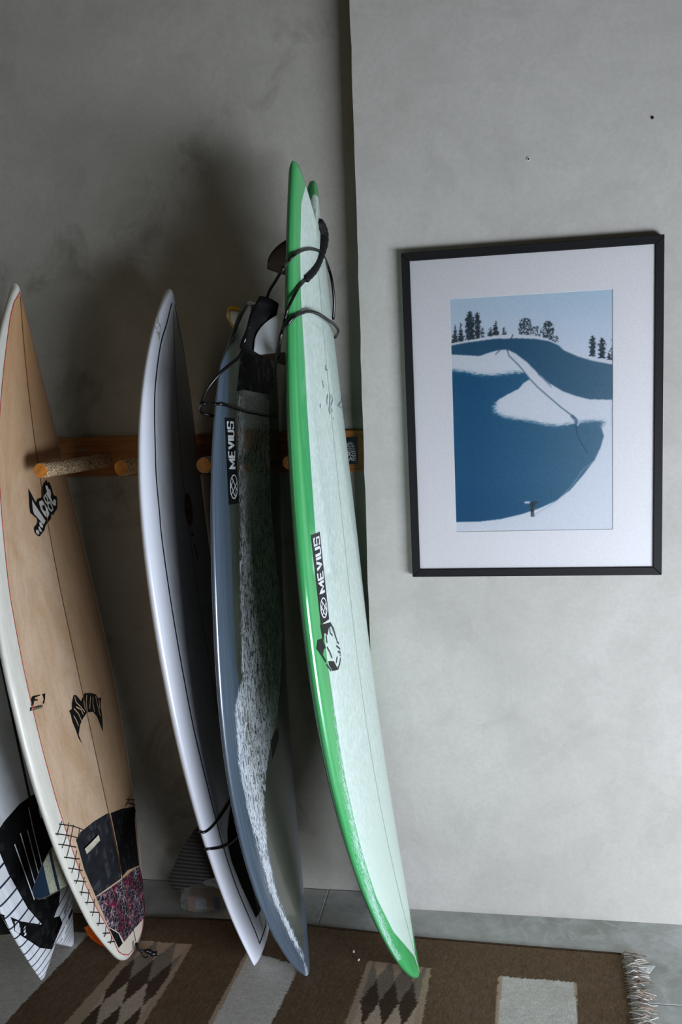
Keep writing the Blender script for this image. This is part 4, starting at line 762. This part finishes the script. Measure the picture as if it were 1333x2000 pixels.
    o = from_data('fringe', V, F, fm.m, e, True); ca = o.data.color_attributes.new('yarn', 'FLOAT_COLOR', 'POINT'); ca.data.foreach_set('color', np.array(cols, np.float32).ravel()); o['kind'] = 'stuff'
    pc = from_data('paper_scrap', [(.335, -.178, .0006), (.374, -.184, .004), (.349, -.219, .0006), (.330, -.215, .0006), (.335, -.178, 0), (.374, -.184, .0034), (.349, -.219, 0), (.330, -.215, 0)], [(3, 2, 1, 0), (4, 5, 6, 7), (0, 1, 5, 4), (1, 2, 6, 5), (2, 3, 7, 6), (3, 0, 4, 7)], simple('white_paper', (220, 226, 232), .7)); tag(pc, 'white paper corner sticking out under the rug fringe', 'paper')
build_rug()

# ---------------------------------------------------------------- wax boxes in a clear bag behind the white board
def build_bag():
    c = Vector((-.848, -.045, 0)); rt = Matrix.Rotation(R(8), 4, 'Z')
    e = empty('wax_box', Matrix.Translation(c) @ rt); tag(e, 'small brown box with pale label inside the clear plastic bag', 'box')
    box('carton', (-.052, -.022, .002), (.045, .022, .046), simple('brown_carton', (132, 104, 80), .7), e, .002)
    box('carton_label', (-.028, -.0228, .008), (.004, -.0218, .040), simple('pale_label', (150, 158, 166), .6, .15, 120), e)
    box('carton_panel', (.026, -.0229, .004), (.0445, -.0218, .044), simple('blue_panel', (24, 56, 104), .6), e)
    g = bpy.data.materials.new('clear_film'); g.use_nodes = True; nt = g.node_tree; p = nt.nodes['Principled BSDF']; p.inputs['Base Color'].default_value = (.75, .76, .70, 1); p.inputs['Roughness'].default_value = .18; p.inputs['Alpha'].default_value = .30
    no = nt.nodes.new('ShaderNodeTexNoise'); no.inputs['Scale'].default_value = 22; no.inputs['Distortion'].default_value = 2.5; bp = nt.nodes.new('ShaderNodeBump'); bp.inputs['Distance'].default_value = .012; nt.links.new(no.outputs[0], bp.inputs['Height']); nt.links.new(bp.outputs[0], p.inputs['Normal'])
    b = empty('plastic_bag', Matrix.Translation(c) @ rt); tag(b, 'crumpled clear plastic bag on the floor behind the white board', 'bag')
    bm = bmesh.new(); bmesh.ops.create_icosphere(bm, subdivisions=5, radius=1); rr = random.Random(2)
    for v in bm.verts:
        q = v.co.normalized(); n = .10*math.sin(q.x*9+q.z*5)+.07*math.sin(q.y*13-q.x*7)+.05*math.sin(q.z*21+q.y*9)
        sp = lambda a: math.copysign(abs(a)**.62, a)
        x, y, z = sp(q.x)*.074*(1+n*.5), sp(q.y)*.044*(1+n*.5), .046+sp(q.z)*.050*(1+n*.5)
        if z > .055: k = (z-.055)/.05; x *= (1-.35*k); z += .018*k
        v.co = Vector((x, y, max(z, .0015)))
    from_bm('bag_film', bm, g, b, True)
    cl = M('white_cloth', (176, 188, 198), .8, .2); cl.bump(cl.noise(cl.co(), 60, 3), .5, .003)
    P = [(-.045, -.010, .098), (-.030, -.022, .116), (-.008, -.028, .112), (.014, -.030, .098), (.036, -.030, .088), (.052, -.024, .080)]
    tube('bag_knot', [Vector(q) for q in P], lambda t: .010+.008*math.sin(t*3.1)+.003*math.sin(t*23), cl.m, None, n=14, flat=.45).parent = b
build_bag()

# bits of lint on the rug
for x, y, lab in ((-.39, -.212, 'tiny white crumb on the dark rug left of the green nose'), (-.372, -.243, 'second tiny white crumb nearer the diamond panel of the rug')):
    bm = bmesh.new(); bmesh.ops.create_icosphere(bm, subdivisions=2, radius=.0032, matrix=Matrix.Translation((x, y, .0085)) @ Matrix.Diagonal((1, 1.5, .7, 1)))
    for v in bm.verts: v.co += Vector((math.sin(v.co.y*900), math.sin(v.co.x*800), 0))*.0005
    tag(from_bm('crumb', bm, simple('crumb', (220, 220, 216), .8)), lab, 'crumb')
